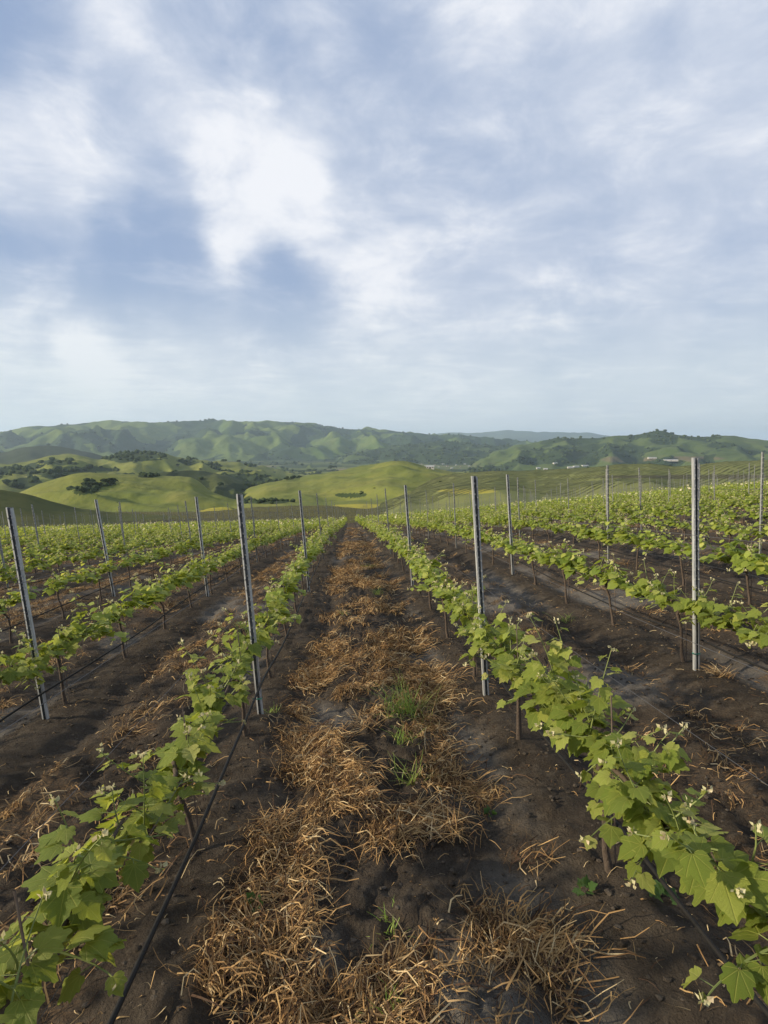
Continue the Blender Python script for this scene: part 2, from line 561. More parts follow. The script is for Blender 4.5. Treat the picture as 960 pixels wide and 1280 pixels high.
Lm = litter_mask(X.ravel(), Y.ravel())
ph = ((X.ravel() - ROW0) / SP) % 1.0
dr = np.minimum(ph, 1 - ph) * SP
Pm = sstep(0.05, 0.45, fbm(X.ravel() * 0.9, Y.ravel() * 0.6, 81, 3)) * sstep(0.15, 0.4, dr) * (1 - Lm) * 0.85
Pm = np.maximum(Pm, .8 * (1 - Lm) * sstep(.6, .8, ph) * (1 - sstep(.85, .95, ph)) * (np.abs(X.ravel() - .4) < 1.0) * sstep(-.3, .3, fbm(X.ravel() * 1.4, Y.ravel() * 1.1, 83, 3)))
me = mesh_np('vineyard_ground', np.stack([X.ravel(), Y.ravel(), Z], 1), grid_faces(nx, ny), [M_SOIL], smooth=True,
             attrs={'litter': Lm, 'pale': Pm})
tag(put('ground', me), 'dark tilled soil of the vineyard slope with dry litter between rows', kind='structure')
print('ground', nx, ny)

# ------------------------------------------------------------------ distant terrain
FLOOR = -135.0
SURF = []                                                       # (name, verts, faces) for placing trees and farms
AZ = np.radians(np.concatenate([np.arange(-72, -36, 1.2), np.arange(-36, 43, 0.195), np.arange(43, 72, 1.2)]))


def smooth_interp(x, xp, fp):
    i = np.clip(np.searchsorted(xp, x) - 1, 0, len(xp) - 2)
    # monotone cubic-ish (Catmull with limited tangents)
    h = np.diff(xp); d = np.diff(fp) / h
    mt = np.zeros(len(xp)); mt[0] = d[0]; mt[-1] = d[-1]
    for k in range(1, len(xp) - 1):
        mt[k] = 0 if d[k - 1] * d[k] <= 0 else 2 * d[k - 1] * d[k] / (d[k - 1] + d[k])
    tt = np.clip((x - xp[i]) / h[i], 0, 1)
    y = (fp[i] * (1 + 2 * tt) * (1 - tt) ** 2 + mt[i] * h[i] * tt * (1 - tt) ** 2
         + fp[i + 1] * tt * tt * (3 - 2 * tt) + mt[i + 1] * h[i] * tt * tt * (tt - 1))
    return y


def ellipses(PX, PY, lst, seed):
    m = np.zeros_like(PX)
    for (cx, cy, rx, ry) in lst:
        d = ((PX - cx) / rx) ** 2 + ((PY - cy) / ry) ** 2
        m = np.maximum(m, 1 - sstep(0.5, 1.25, d))
    return m


def hill(name, label, pts, dist, front, ffoot, back, bfoot, mat, amp, nscale, wood_thr, seed, nr=70, power=1.0,
         woods=(), yellows=(), soils=(), crest_n=1.0, skew=0.0, rough=0.12):
    """a range of hills: crest as seen on the skyline at distance dist, front foot at (distance, height), back foot"""
    azp = []; elp = []
    for (a, b) in pts:
        A, E = azel(a, b)
        azp.append(A); elp.append(E)
    azp = np.array(azp); elp = np.array(elp)
    A = AZ
    el = smooth_interp(np.clip(A, azp[0], azp[-1]), azp, elp)
    crest = el * dist
    crest = crest + crest_n * dist * 0.0016 * fbm(A * 60, A * 0 + seed, seed, 4)
    tf = np.linspace(0, 1, nr) ** 0.85
    tb = np.linspace(0, 1, nr // 7 + 1)[1:]
    rows = []
    R = np.concatenate([front + (dist - front) * tf, dist + (back - dist) * tb])
    T = np.concatenate([tf, 1 + tb])
    AA, RR = np.meshgrid(A, R)
    TT = np.meshgrid(A, T)[1]
    CC = np.meshgrid(crest, T)[0]
    s = np.clip(TT, 0, 1)
    prof = (s ** power) * (1 - 0.35 * s * (1 - s))
    zf = ffoot + (CC - ffoot) * prof
    s2 = np.clip(TT - 1, 0, 1)
    zb = CC + (bfoot - CC) * sstep(0, 1, s2)
    ZZ = np.where(TT <= 1, zf, zb)
    XX = RR * np.sin(AA); YY = RR * np.cos(AA)
    env = np.where(TT <= 1, 4 * s * (1 - s), 3 * s2 * (1 - s2)) ** 0.8
    aa = AA + skew * (RR - dist) / dist
    n1 = 1 - 2 * np.abs(fbm(aa * dist / nscale, RR / nscale / 3.0, seed + 3, 3))         # spurs running down the slope
    n2 = fbm(XX / nscale * 2.2, YY / nscale * 2.2, seed + 9, 4)
    ZZ = ZZ + amp * env * ((n1 - 0.55) * 0.9 + n2 * 0.5) + amp * rough * n2 * np.clip(1 - np.abs(TT - 1) * 3, 0, 1) * crest_n
    PX, PY, _ = project(XX.ravel(), YY.ravel(), ZZ.ravel())
    wd = fbm(XX / nscale * 1.1, YY / nscale * 1.1, seed + 23, 5, 0.6).ravel()
    # woods keep to the gullies
    wd = wd - 0.35 * (n1.ravel() - 0.6)
    wood = sstep(wood_thr, wood_thr + 0.10, wd) if wood_thr < 5 else np.zeros_like(PX)
    jit = 5.0 * fbm(XX / nscale * 4, YY / nscale * 4, seed + 31, 3).ravel()
    wood = np.maximum(wood, ellipses(PX + jit * 1.6, PY + jit * 0.6, woods, seed))
    yel = ellipses(PX + jit, PY + jit * 0.3, yellows, seed)
    so = ellipses(PX + jit, PY + jit * 0.3, soils, seed)
    V = np.stack([XX.ravel(), YY.ravel(), ZZ.ravel()], 1)
    F = grid_faces(len(A), len(R))
    me = mesh_np(name, V, F, [mat], smooth=True, attrs={'wood': wood, 'yellow': yel, 'soil': so})
    o = tag(put(name, me), label, kind='structure')
    SURF.append((name, V, F))
    return dict(V=V, F=F, wood=wood, PX=PX, PY=PY, obj=o, n=len(A))


M_FAR = mat_hill('far_range_cover', (0.045, 0.075, 0.03), (0.06, 0.09, 0.04), (0.07, 0.10, 0.04), (0.02, 0.04, 0.02), 0.0006, bump=20)
M_MTN = mat_hill('mountain_grass_and_oak', (0.065, 0.105, 0.024), (0.11, 0.145, 0.030), (0.16, 0.18, 0.045), (0.016, 0.032, 0.014), 0.0011,
                 brown=(0.07, 0.085, 0.04), bump=26, bstr=0.9)
M_MID = mat_hill('oak_woodland_hills', (0.06, 0.09, 0.025), (0.085, 0.115, 0.03), (0.11, 0.13, 0.045), (0.018, 0.032, 0.012), 0.0024,
                 brown=(0.13, 0.11, 0.06), bump=10, bstr=0.8)
M_GR = mat_hill('green_grass_hill', (0.125, 0.150, 0.034), (0.175, 0.185, 0.042), (0.25, 0.23, 0.06), (0.020, 0.034, 0.012), 0.0055,
                brown=(0.13, 0.125, 0.045), bump=4.0, bstr=0.8)
M_SHADE = mat_hill('shade_toned_hill', (0.055, 0.070, 0.024), (0.070, 0.082, 0.028), (0.09, 0.10, 0.035), (0.020, 0.030, 0.013), 0.006,  # grass tones darkened: the hill's shade is put into the colour
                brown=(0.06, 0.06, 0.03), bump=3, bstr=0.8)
M_VY = mat_hill('distant_vineyard_slope', (0.15, 0.165, 0.052), (0.175, 0.185, 0.062), (0.21, 0.205, 0.075), (0.03, 0.045, 0.016), 0.009,
                brown=(0.095, 0.085, 0.045), bump=1.0, bstr=0.5)
M_LOW = mat_hill('lower_vineyard_soil', (0.050, 0.046, 0.030), (0.068, 0.060, 0.040), (0.075, 0.072, 0.038), (0.03, 0.045, 0.016), 0.02,
                 brown=(0.07, 0.06, 0.045), bump=0.6, bstr=0.5)
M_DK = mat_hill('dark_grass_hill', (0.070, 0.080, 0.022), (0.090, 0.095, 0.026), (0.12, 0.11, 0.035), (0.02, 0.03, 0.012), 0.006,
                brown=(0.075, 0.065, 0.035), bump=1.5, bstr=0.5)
M_VAL = mat_hill('valley_floor_fields', (0.085, 0.115, 0.030), (0.12, 0.135, 0.045), (0.17, 0.16, 0.08), (0.020, 0.035, 0.014), 0.0016,
                 brown=(0.19, 0.155, 0.09), bump=4)

# valley floor out to the horizon
rr = np.concatenate([np.geomspace(150, 1500, 20), np.geomspace(1600, 8000, 90), np.geomspace(8500, 24000, 12)])
az_f = np.radians(np.concatenate([np.arange(-180, -40, 4.0), np.arange(-40, 45, 0.32), np.arange(45, 180.1, 4.0)]))
AA, RR = np.meshgrid(az_f, rr)
XX = RR * np.sin(AA); YY = RR * np.cos(AA)
ZZ = FLOOR + 6 * fbm(XX / 700, YY / 700, 301, 3) - 60 * (1 - sstep(150, 1200, RR)) * 0
wd = fbm(XX / 330, YY / 330, 311, 5, 0.6).ravel()
so = sstep(0.10, 0.2, fbm(XX / 500, YY / 900, 321, 2).ravel())
FV = np.stack([XX.ravel(), YY.ravel(), ZZ.ravel()], 1)
FF = grid_faces(len(az_f), len(rr))
PX, PY, _d = project(FV[:, 0], FV[:, 1], FV[:, 2])
me = mesh_np('valley_floor', FV, FF, [M_VAL], smooth=True, attrs={'wood': sstep(0.02, 0.12, wd), 'yellow': np.zeros(len(FV)), 'soil': so})
tag(put('valley_floor', me), 'broad flat valley floor of fields and oaks', kind='structure')
SURF.append(('valley_floor', FV, FF))
VALLEY = dict(V=FV, F=FF, wood=sstep(0.02, 0.12, wd), PX=PX, PY=PY, n=len(az_f))

H_FAR = hill('far_ridge', 'hazy blue ridge on the horizon right of the middle',
             [(-300, 552), (300, 550), (440, 546), (530, 543), (560, 541), (600, 541), (635, 538), (680, 540), (740, 541), (756, 544),
              (800, 549), (1000, 555), (1300, 555)], 15500, 11500, FLOOR, 19000, FLOOR, M_FAR, 90, 1500, -0.1, 401, nr=40, rough=.1)
H_MTN = hill('mountain_range', 'long green mountain range with dark oak patches along the left horizon',
             [(-400, 556), (-120, 550), (0, 541), (40, 533), (60, 531.5), (80, 531), (110, 528), (140, 526), (165, 528), (200, 528), (235, 526.5),
              (260, 525.5), (300, 527), (340, 527.5), (375, 530), (400, 533), (440, 536), (470, 536), (500, 540), (535, 543),
              (570, 547), (620, 550), (700, 556), (900, 562), (1400, 565)],
             6800, 4500, FLOOR, 9500, FLOOR, M_MTN, 190, 620, -0.02, 411, nr=110, rough=.08)
H_WOOD = hill('wooded_hills', 'dark oak wooded hills across the middle distance',
              [(-400, 590), (250, 590), (400, 580), (440, 566), (480, 560), (520, 555), (560, 552), (600, 556), (640, 557), (665, 563), (700, 568),
               (760, 575), (900, 580), (1400, 580)],
              4700, 3700, FLOOR, 5600, FLOOR, M_MID, 42, 300, -0.32, 421, nr=60)
H_PEAK = hill('peaked_hills', 'green and dark hills with a rounded peak on the right horizon',
              [(-400, 600), (560, 590), (620, 566), (650, 556), (680, 551), (700, 548.5), (725, 548), (760, 546), (785, 545), (798, 543.5),
               (822, 537.5), (842, 542), (862, 545), (885, 546), (905, 545), (925, 548), (960, 551), (1040, 549), (1300, 560)],
              3900, 2500, FLOOR, 5200, FLOOR, M_MID, 62, 330, 0.0, 431, nr=90, soils=[(790, 575, 40, 4), (720, 567, 20, 5), (868, 573, 40, 3)], woods=[(830, 549, 20, 7)])
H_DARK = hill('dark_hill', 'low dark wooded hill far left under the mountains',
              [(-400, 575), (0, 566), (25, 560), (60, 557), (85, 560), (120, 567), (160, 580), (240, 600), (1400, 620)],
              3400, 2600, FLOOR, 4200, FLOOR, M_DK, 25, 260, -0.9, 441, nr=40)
H_TIER = hill('green_tier_hills', 'green rolling hills with oak clumps left of the middle',
              [(-400, 588), (0, 581), (30, 577), (60, 571), (90, 569), (110, 571), (125, 575), (150, 568), (205, 567), (225, 574), (260, 577), (300, 581),
               (330, 588), (360, 596), (420, 606), (1400, 640)],
              1900, 1050, -95, 2700, FLOOR, M_GR, 36, 190, 0.28, 451, nr=90,
              woods=[(165, 571, 44, 7), (48, 590, 42, 4), (30, 604, 26, 7), (80, 595, 30, 5), (110, 587, 40, 4), (70, 578, 26, 3), (235, 577, 12, 4), (292, 574, 22, 4), (300, 598, 40, 6),
                     (328, 603, 30, 5)])
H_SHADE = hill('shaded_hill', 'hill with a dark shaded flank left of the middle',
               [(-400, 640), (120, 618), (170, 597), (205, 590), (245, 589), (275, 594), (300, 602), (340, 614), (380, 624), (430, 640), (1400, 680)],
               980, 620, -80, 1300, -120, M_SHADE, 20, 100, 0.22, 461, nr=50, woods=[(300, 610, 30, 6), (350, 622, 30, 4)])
H_LEFT = hill('left_grass_hill', 'smooth yellow green hill with one spine lit from the left',
              [(-400, 630), (0, 624), (25, 617), (50, 605), (75, 597), (100, 592), (150, 592), (190, 596), (215, 597), (236, 597.5), (246, 602),
               (262, 613), (290, 624), (330, 636), (400, 650), (1400, 690)],
              720, 470, -56, 950, -110, M_GR, 12, 110, 9, 471, nr=70, woods=[(118, 606, 14, 4), (134, 603, 9, 5), (105, 613, 20, 5), (188, 595, 17, 2.5)],
              skew=1.2, power=1.15)
H_MID = hill('central_grass_hill', 'bright green rounded grass hill with yellow flowers at its foot',
             [(-400, 660), (250, 640), (300, 622), (312, 612), (330, 607), (360, 601), (390, 596), (430, 589), (465, 582), (490, 578), (505, 578.5), (530, 584),
              (560, 590), (600, 595), (680, 606), (900, 640), (1400, 660)],
             1000, 430, -54, 1350, -125, M_GR, 19, 230, 9, 481, nr=110, power=0.95, skew=0.9,
             woods=[(366, 597, 11, 3), (440, 619, 22, 3.5), (330, 628, 40, 3)], yellows=[(452, 634, 50, 4), (530, 629, 50, 3), (620, 622, 50, 3)])
H_RIGHT = hill('right_vineyard_hill', 'long low green hill striped with young vine rows on the right',
               [(-400, 690), (380, 655), (470, 630), (520, 608), (560, 594), (600, 590), (660, 588.5), (740, 584), (790, 580), (815, 580), (845, 583),
                (870, 581), (910, 577), (960, 575), (1100, 570), (1400, 560)],
               640, 170, -30, 950, -110, M_VY, 4.5, 130, 9, 491, nr=80, power=0.9, yellows=[(585, 614, 40, 3)], soils=[(860, 596, 120, 3)], crest_n=0.6)
H_MOUND = hill('yellow_mound', 'small grassy mound with yellow flowers left of the path end',
               [(-400, 670), (180, 655), (215, 645), (245, 639), (270, 634.5), (286, 633.5), (296, 637), (312, 648), (360, 665), (1400, 690)],
               470, 400, -60, 520, -75, M_GR, 1.2, 40, 9, 501, nr=24, yellows=[(262, 638, 34, 5)], crest_n=0.5)
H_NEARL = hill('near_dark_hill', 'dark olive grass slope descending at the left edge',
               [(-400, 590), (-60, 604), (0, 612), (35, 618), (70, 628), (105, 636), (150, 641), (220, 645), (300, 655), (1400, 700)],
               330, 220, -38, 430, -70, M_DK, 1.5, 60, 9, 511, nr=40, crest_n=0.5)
H_LOWV = hill('lower_vineyard_slope', 'dull brown green lower slope planted with vine rows',
              [(-400, 640), (0, 636), (100, 641), (180, 641), (260, 640), (330, 634), (400, 632), (450, 636), (520, 634), (600, 640), (800, 645), (1400, 650)],
              420, 112, -24, 520, -80, M_LOW, 0.8, 60, 9, 521, nr=60, crest_n=0.3, power=0.8)


# woods on the hills: small crowns standing where the cover is wooded
def ico():
    bm = bmesh.new()
    bmesh.ops.create_icosphere(bm, subdivisions=1, radius=1.0)
    V = np.array([v.co[:] for v in bm.verts]); F = np.array([[v.index for v in f.verts] for f in bm.faces])
    bm.free()
    return V, F


ICV, ICF = ico()


def woods_on(H, n, size, name, label, mat, ymax=700, wmin=0.5):
    V, F = H['V'], H['F']
    a, b, c_, d_ = F[:, 0], F[:, 1], F[:, 2], F[:, 3]
    wf = H['wood'][F].mean(1)
    pf = H['PX'][F].mean(1); qf = H['PY'][F].mean(1)
    fz = project(*V[F].mean(1).T)[2]
    ok = (wf > wmin) & (pf > -120) & (pf < 1080) & (fz > 0) & (qf < ymax) & (qf > 450)
    idx = np.nonzero(ok)[0]
    if len(idx) == 0:
        return
    area = np.linalg.norm(np.cross(V[b] - V[a], V[d_] - V[a]), axis=1)[idx] + 1e-6
    pick = rng.choice(idx, n, p=area / area.sum())
    u = rng.random((n, 1)); v = rng.random((n, 1))
    P = V[a[pick]] * (1 - u) * (1 - v) + V[b[pick]] * u * (1 - v) + V[c_[pick]] * u * v + V[d_[pick]] * (1 - u) * v
    s = size * rng.uniform(0.55, 1.35, n)
    k = len(ICV)
    jit = rng.uniform(0.72, 1.25, (n, k, 1))
    VV = ICV[None] * jit * np.stack([s, s, s * 0.8], 1)[:, None, :] + P[:, None, :] + np.array([0, 0, 1])[None, None] * (s * 0.45)[:, None, None]
    FFa = ICF[None] + (np.arange(n) * k)[:, None, None]
    me = mesh_np(name, VV.reshape(-1, 3), FFa.reshape(-1, 3), [mat])
    tag(put(name, me), label, 'woodland', kind='stuff')


M_OAK, t = new_mat('oak_foliage_distant')
r = t.n('ShaderNodeNewGeometry').outputs['Random Per Island']
nz = t.noise(geo_pos(t), 0.5, 4, 0.7)
c = t.mix(r, (0.018, 0.032, 0.012), (0.045, 0.066, 0.022))
finish(t, t.mix(t.ramp(nz, 0.4, 0.7, 0, .5), c, (0.06, 0.08, 0.03)), 0.9, bump=nz, bdist=1.0, spec=0.1)
woods_on(H_WOOD, 2900, 9.5, 'woodland', 'dense dark oak woodland covering the middle distance hills', M_OAK)
woods_on(H_PEAK, 2000, 9, 'woodland', 'dark oak woodland in the folds of the peaked hills', M_OAK)
woods_on(H_TIER, 1500, 6.5, 'woodland', 'dark oak groves on the green rolling hills at left', M_OAK)
woods_on(VALLEY, 2600, 10, 'woodland', 'scattered dark oaks and hedgerows on the valley floor', M_OAK, ymax=600)
woods_on(H_LEFT, 130, 3.2, 'woodland', 'dark oak thicket in the hollow of the smooth left hill', M_OAK)
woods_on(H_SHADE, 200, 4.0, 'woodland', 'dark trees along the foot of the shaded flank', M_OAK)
woods_on(H_MID, 110, 2.6, 'woodland', 'dark scrub in the creases of the central grass hill', M_OAK, ymax=640)
woods_on(H_MTN, 1500, 11, 'woodland', 'dark oak patches on the folds of the mountain range', M_OAK)

# ray hits on the terrain
bvhs = []
for (nm, V, F) in SURF:
    if nm in ('far_ridge', 'mountain_range'):
        continue
    bvhs.append(BVHTree.FromPolygons([tuple(v) for v in V.tolist()], F.tolist()))


def hit(px, py):
    d = Vector(ray(px, py)); best = None
    for b in bvhs:
        loc, n, i, dist = b.ray_cast(Vector((0, 0, 0)), d)
        if loc is not None and (best is None or dist < best[1]):
            best = (loc, dist)
    return best


# individual oaks: trunk + crown of many small leafy faces
def oak_meshes(seed):
    r = np.random.default_rng(seed)
    pts = []
    lobes = [(r.normal(0, .45), r.normal(0, .45), r.uniform(.55, 1.0), r.uniform(.32, .55)) for _ in range(8)]
    V = []; F = []
    for (lx, ly, lz, lr) in lobes:
        for _ in range(42):
            d = r.normal(size=3); d /= np.linalg.norm(d); d[2] = abs(d[2]) * 0.8 - 0.15
            c = np.array([lx, ly, lz]) + d * lr * r.uniform(0.75, 1.08)
            a = r.normal(size=3); a /= np.linalg.norm(a); b = np.cross(a, d); b /= np.linalg.norm(b) + 1e-9
            s = r.uniform(.07, .15)
            k = len(V)
            V += [c - a * s - b * s, c + a * s - b * s * .7, c + a * s * .8 + b * s, c - a * s + b * s * .9]
            F.append([k, k + 1, k + 2, k + 3])
    crown = mesh_np('oak_crown', np.array(V), np.array(F), [M_OAK])
    V = []; F = []
    n = 7
    prev = None
    for h_, rad in ((0, .09), (.25, .06), (.6, .045), (.85, .02)):
        base = len(V)
        for i in range(n):
            a = 2 * PI * i / n
            V.append([math.cos(a) * rad + .04 * h_, math.sin(a) * rad, h_])
        if prev is not None:
            for i in range(n):
                F.append([prev + i, prev + (i + 1) % n, base + (i + 1) % n, base + i])
        prev = base
    for (lx, ly, lz, lr) in lobes[:5]:                          # limbs
        base = len(V)
        p0 = np.array([0.01, 0, .35]); p1 = np.array([lx, ly, lz])
        for (pp, rad) in ((p0, .035), (p1, .012)):
            for i in range(4):
                a = PI / 2 * i
                V.append(list(pp + np.array([math.cos(a) * rad, math.sin(a) * rad, 0])))
        for i in range(4):
            F.append([base + i, base + (i + 1) % 4, base + 4 + (i + 1) % 4, base + 4 + i])
    trunk = mesh_np('oak_trunk', np.array(V), np.array(F), [M_BARK])
    return crown, trunk


OAKS = [oak_meshes(s) for s in (1, 2, 3, 4)]
for i, (px, py, wpx, lab) in enumerate([
        (366, 600, 9, 'rounded dark oak at the middle of the clump on the central hill shoulder'),
        (358, 601, 7, 'small dark oak at the left end of the clump on the central hill shoulder'),
        (374, 599, 7, 'small dark oak at the right end of the clump on the central hill shoulder'),
        (137, 606, 12, 'broad dark oak at the top right of the thicket on the smooth left hill'),
        (118, 609, 10, 'dark oak left of the broadest oak on the smooth left hill'),
        (103, 616, 9, 'lowest dark oak of the thicket on the smooth left hill'),
        (238, 580, 5, 'small lone oak on green slope right of the wooded knoll'),
        (250, 588, 4, 'tiny lone oak on the green slope above the shaded hill'),
        (222, 583, 5, 'small oak on the green slope just below the wooded knoll'),
        (468, 611, 2.6, 'tiny shrub like oak halfway up the central hill'),
        (452, 616, 3.4, 'tiny oak low on the left face of the central hill'),
        (414, 588, 10, 'dark oak cluster tree behind the left shoulder of the central hill'),
        (550, 603, 3, 'tiny lone oak right of the central hill summit')]):
    hr = hit(px, py)
    if hr is None:
        continue
    loc, dist = hr
    s = wpx * dist / FPX / 1.9
    o = empty('oak_tree', loc, (0, 0, i * 1.3))
    tag(o, lab, 'tree', 'single oaks on the hills')
    o.scale = (s, s, s * 0.95)
    cr, tr = OAKS[i % 4]
    put('crown', cr, o); put('trunk', tr, o)

# farm buildings and the village in the valley
M_WALLW, t = new_mat('pale_painted_wall'); finish(t, (0.48, 0.45, 0.40), 0.8)
M_ROOFG, t = new_mat('light_metal_roof'); finish(t, (0.46, 0.46, 0.45), 0.6)
M_ROOFR, t = new_mat('brown_tile_roof'); finish(t, (0.24, 0.13, 0.09), 0.8)
M_DOOR, t = new_mat('dark_opening'); finish(t, (0.04, 0.04, 0.04), 0.6)


def box_mesh(name, x0, x1, y0, y1, z0, z1, mat):
    V = [(x0, y0, z0), (x1, y0, z0), (x1, y1, z0), (x0, y1, z0), (x0, y0, z1), (x1, y0, z1), (x1, y1, z1), (x0, y1, z1)]
    F = [(0, 3, 2, 1), (4, 5, 6, 7), (0, 1, 5, 4), (1, 2, 6, 5), (2, 3, 7, 6), (3, 0, 4, 7)]
    return mesh_np(name, np.array(V, float), np.array(F), [mat])


def roof_mesh(L, W, h, rise, mat):
    e = 0.6
    V = [(-L / 2 - e, -W / 2 - e, h), (L / 2 + e, -W / 2 - e, h), (L / 2 + e, W / 2 + e, h), (-L / 2 - e, W / 2 + e, h),
         (-L / 2 - e, 0, h + rise), (L / 2 + e, 0, h + rise)]
    me = bpy.data.meshes.new('roof')
    me.from_pydata(V, [], [(0, 1, 5, 4), (2, 3, 4, 5), (0, 4, 3), (1, 2, 5), (0, 3, 2, 1)])
    me.materials.append(mat)
    return me


def house(px, py, L, W, h, label, rz, roofm):
    hr = hit(px, py)
    if hr is None: return
    loc, dist = hr
    o = empty('farm_building', loc, (0, 0, rz))
    tag(o, label, 'building', 'white buildings in the valley')
    put('wall', box_mesh('wall', -L / 2, L / 2, -W / 2, W / 2, -2, h, M_WALLW), o)
    put('roof', roof_mesh(L, W, h + 0.02, h * .45, roofm), o)
    put('door', box_mesh('door', -1.6, 1.6, -W / 2 - .06, -W / 2 - .01, 0, min(3.2, h * .7), M_DOOR), o)
    for s in (-.33, .33):
        put('window', box_mesh('window', L * s - 1, L * s + 1, -W / 2 - .06, -W / 2 - .01, 1.4, 2.8, M_DOOR), o)


for (px, py, L, lab, rz, rm) in [
        (673, 586, 18, 'small pale building at the left of the farm group below the wooded slope', .1, M_ROOFG),
        (682, 587, 18, 'second pale building from the left in the farm group', -.2, M_ROOFG),
        (694, 580, 22, 'pale building set higher than the rest of the farm group', .3, M_ROOFG),
        (713, 585, 26, 'long pale shed near the right of the farm group', -.1, M_ROOFG),
        (720, 584, 26, 'pale shed beside the long one in the farm group', .15, M_ROOFG),
        (731, 583, 28, 'rightmost pale building of the farm group', .1, M_ROOFG),
        (838, 576, 60, 'long pale farm structure below the rounded peak', -.35, M_ROOFG),
        (815, 573, 40, 'small pale structure below and left of the rounded peak', -.2, M_ROOFG)]:
    house(px, py, L, L * .55, 4.5, lab, rz, rm)
names_v = ['leftmost', 'second', 'third', 'fourth', 'fifth', 'sixth', 'seventh', 'eighth', 'ninth', 'tenth', 'eleventh', 'twelfth']
for i in range(12):
    px = 527 + i * 5.4; py = 580.5 + (i * 37 % 5) * 1.3
    house(px, py, 8 + (i * 7 % 9), 8, 3.6, ('leftmost house of the small village beyond the central hill' if i == 0 else
          'rightmost house of the small village beyond the central hill' if i == 11 else
          names_v[i] + ' house from the left in the small village beyond the central hill'), (i * 1.7) % .8 - .4,
          M_ROOFG if i % 3 else M_ROOFR)

# ------------------------------------------------------------------ far planted rows on the slopes (too many and too far to pick apart)
def surf_z(H):
    bv = BVHTree.FromPolygons([tuple(v) for v in H['V'].tolist()], H['F'].tolist())

    def f(x, y):
        l, n, i, d = bv.ray_cast(Vector((x, y, 500)), Vector((0, 0, -1)))
        return None if l is None else l.z
    return f


M_FARROW, t = new_mat('far_vine_row_foliage')
nz = t.noise(geo_pos(t), 1.1, 5, 0.7)
finish(t, t.mix(t.ramp(nz, 0.35, 0.65), (0.095, 0.100, 0.045), (0.155, 0.160, 0.060)), 0.9, bump=nz, bdist=.4, spec=0.1)


M_LOWROW, t = new_mat('dull_far_vine_row_foliage')
nz = t.noise(geo_pos(t), 1.1, 5, 0.7)
finish(t, t.mix(t.ramp(nz, 0.35, 0.65), (0.050, 0.052, 0.026), (0.10, 0.10, 0.045)), 0.9, bump=nz, bdist=.4, spec=0.1)


def far_rows(H, name, label, x0, x1, y0, y1, ang, spacing, step, width, height, mat, postevery=0, pname=None, plabel=None):
    f = surf_z(H)
    ca, sa = math.cos(ang), math.sin(ang)
    cx, cy = (x0 + x1) / 2, (y0 + y1) / 2
    half = math.hypot(x1 - x0, y1 - y0) / 2
    V = []; F = []; PV = []; PF = []
    n = int(2 * half / spacing)
    for r_ in range(n):
        off = -half + r_ * spacing
        prev = None
        m = int(2 * half / step)
        for s_ in range(m):
            al = -half + s_ * step
            x = cx + off * ca - al * sa; y = cy + off * sa + al * ca
            if not (x0 < x < x1 and y0 < y < y1):
                prev = None; continue
            qx, qy, qf = project(x, y, -0.1 * y)
            if qx < -80 or qx > 1040:
                prev = None; continue
            z = f(x, y)
            if z is None:
                prev = None; continue
            b = len(V)
            hh = height * random.uniform(0.75, 1.2); ww = width * random.uniform(.7, 1.2)
            V += [(x - ca * ww, y - sa * ww, z + .35), (x - ca * ww * .5, y - sa * ww * .5, z + hh), (x + ca * ww * .5, y + sa * ww * .5, z + hh * .95),
                  (x + ca * ww, y + sa * ww, z + .35)]
            if prev is not None and random.random() > 0.06:
                for q in range(3):
                    F.append((prev + q, prev + q + 1, b + q + 1, b + q))
            prev = b
            if postevery and s_ % postevery == 0:
                k = len(PV); w_ = .035
                for zz in (z - .1, z + 2.1):
                    PV += [(x - w_, y - w_, zz), (x + w_, y - w_, zz), (x + w_, y + w_, zz), (x - w_, y + w_, zz)]
                for q in range(4):
                    PF.append((k + q, k + (q + 1) % 4, k + 4 + (q + 1) % 4, k + 4 + q))
                PF.append((k + 4, k + 5, k + 6, k + 7))
    if F:
        tag(put(name, mesh_np(name, np.array(V), np.array(F), [mat])), label, 'vine rows', kind='stuff')
    if PF:
        tag(put(pname, mesh_np(pname, np.array(PV), np.array(PF), [M_STEELB])), plabel, 'posts', kind='stuff')


far_rows(H_LOWV, 'far_vine_rows', 'thin dull vine rows on the lower brown slope beyond the near block', -330, 240, 190, 415, math.radians(58),
         4.2, 6.0, .30, .6, M_LOWROW, 4, 'far_vineyard_posts', 'tiny posts standing along the rows of the lower slope')
far_rows(H_RIGHT, 'far_vine_rows', 'faint vine rows striping the long hill at right', 10, 620, 330, 640, math.radians(-50),
         5.5, 9.0, .4, .55, M_FARROW)

# ------------------------------------------------------------------ grapevines
OUT = [(0, 0), (.17, -.10), (.34, -.07), (.43, .06), (.52, .20), (.40, .28), (.50, .44), (.47, .58), (.30, .57), (.24, .72), (.15, .78), (.08, .92), (0, 1.0)]
OUT = OUT + [(-x, y) for (x, y) in OUT[-2:0:-1]]


def leaf_template(cup, fold, droop, seed, simple=False):
    r = np.random.default_rng(seed)
    pts = OUT if not simple else [OUT[i] for i in (0, 2, 4, 7, 9, 12, 15, 17, 20, 22)]
    P_ = np.array([(0, .36)] + pts, float)
    P_[1:] += r.normal(0, .018, (len(P_) - 1, 2))
    z = fold * np.abs(P_[:, 0]) - droop * P_[:, 1] ** 2 + cup * np.hypot(P_[:, 0], P_[:, 1] - .36) + r.normal(0, .02, len(P_))
    V = np.column_stack([P_, z])
    n = len(pts)
    F = np.array([(0, 1 + i, 1 + (i + 1) % n) for i in range(n)])
    return V, F


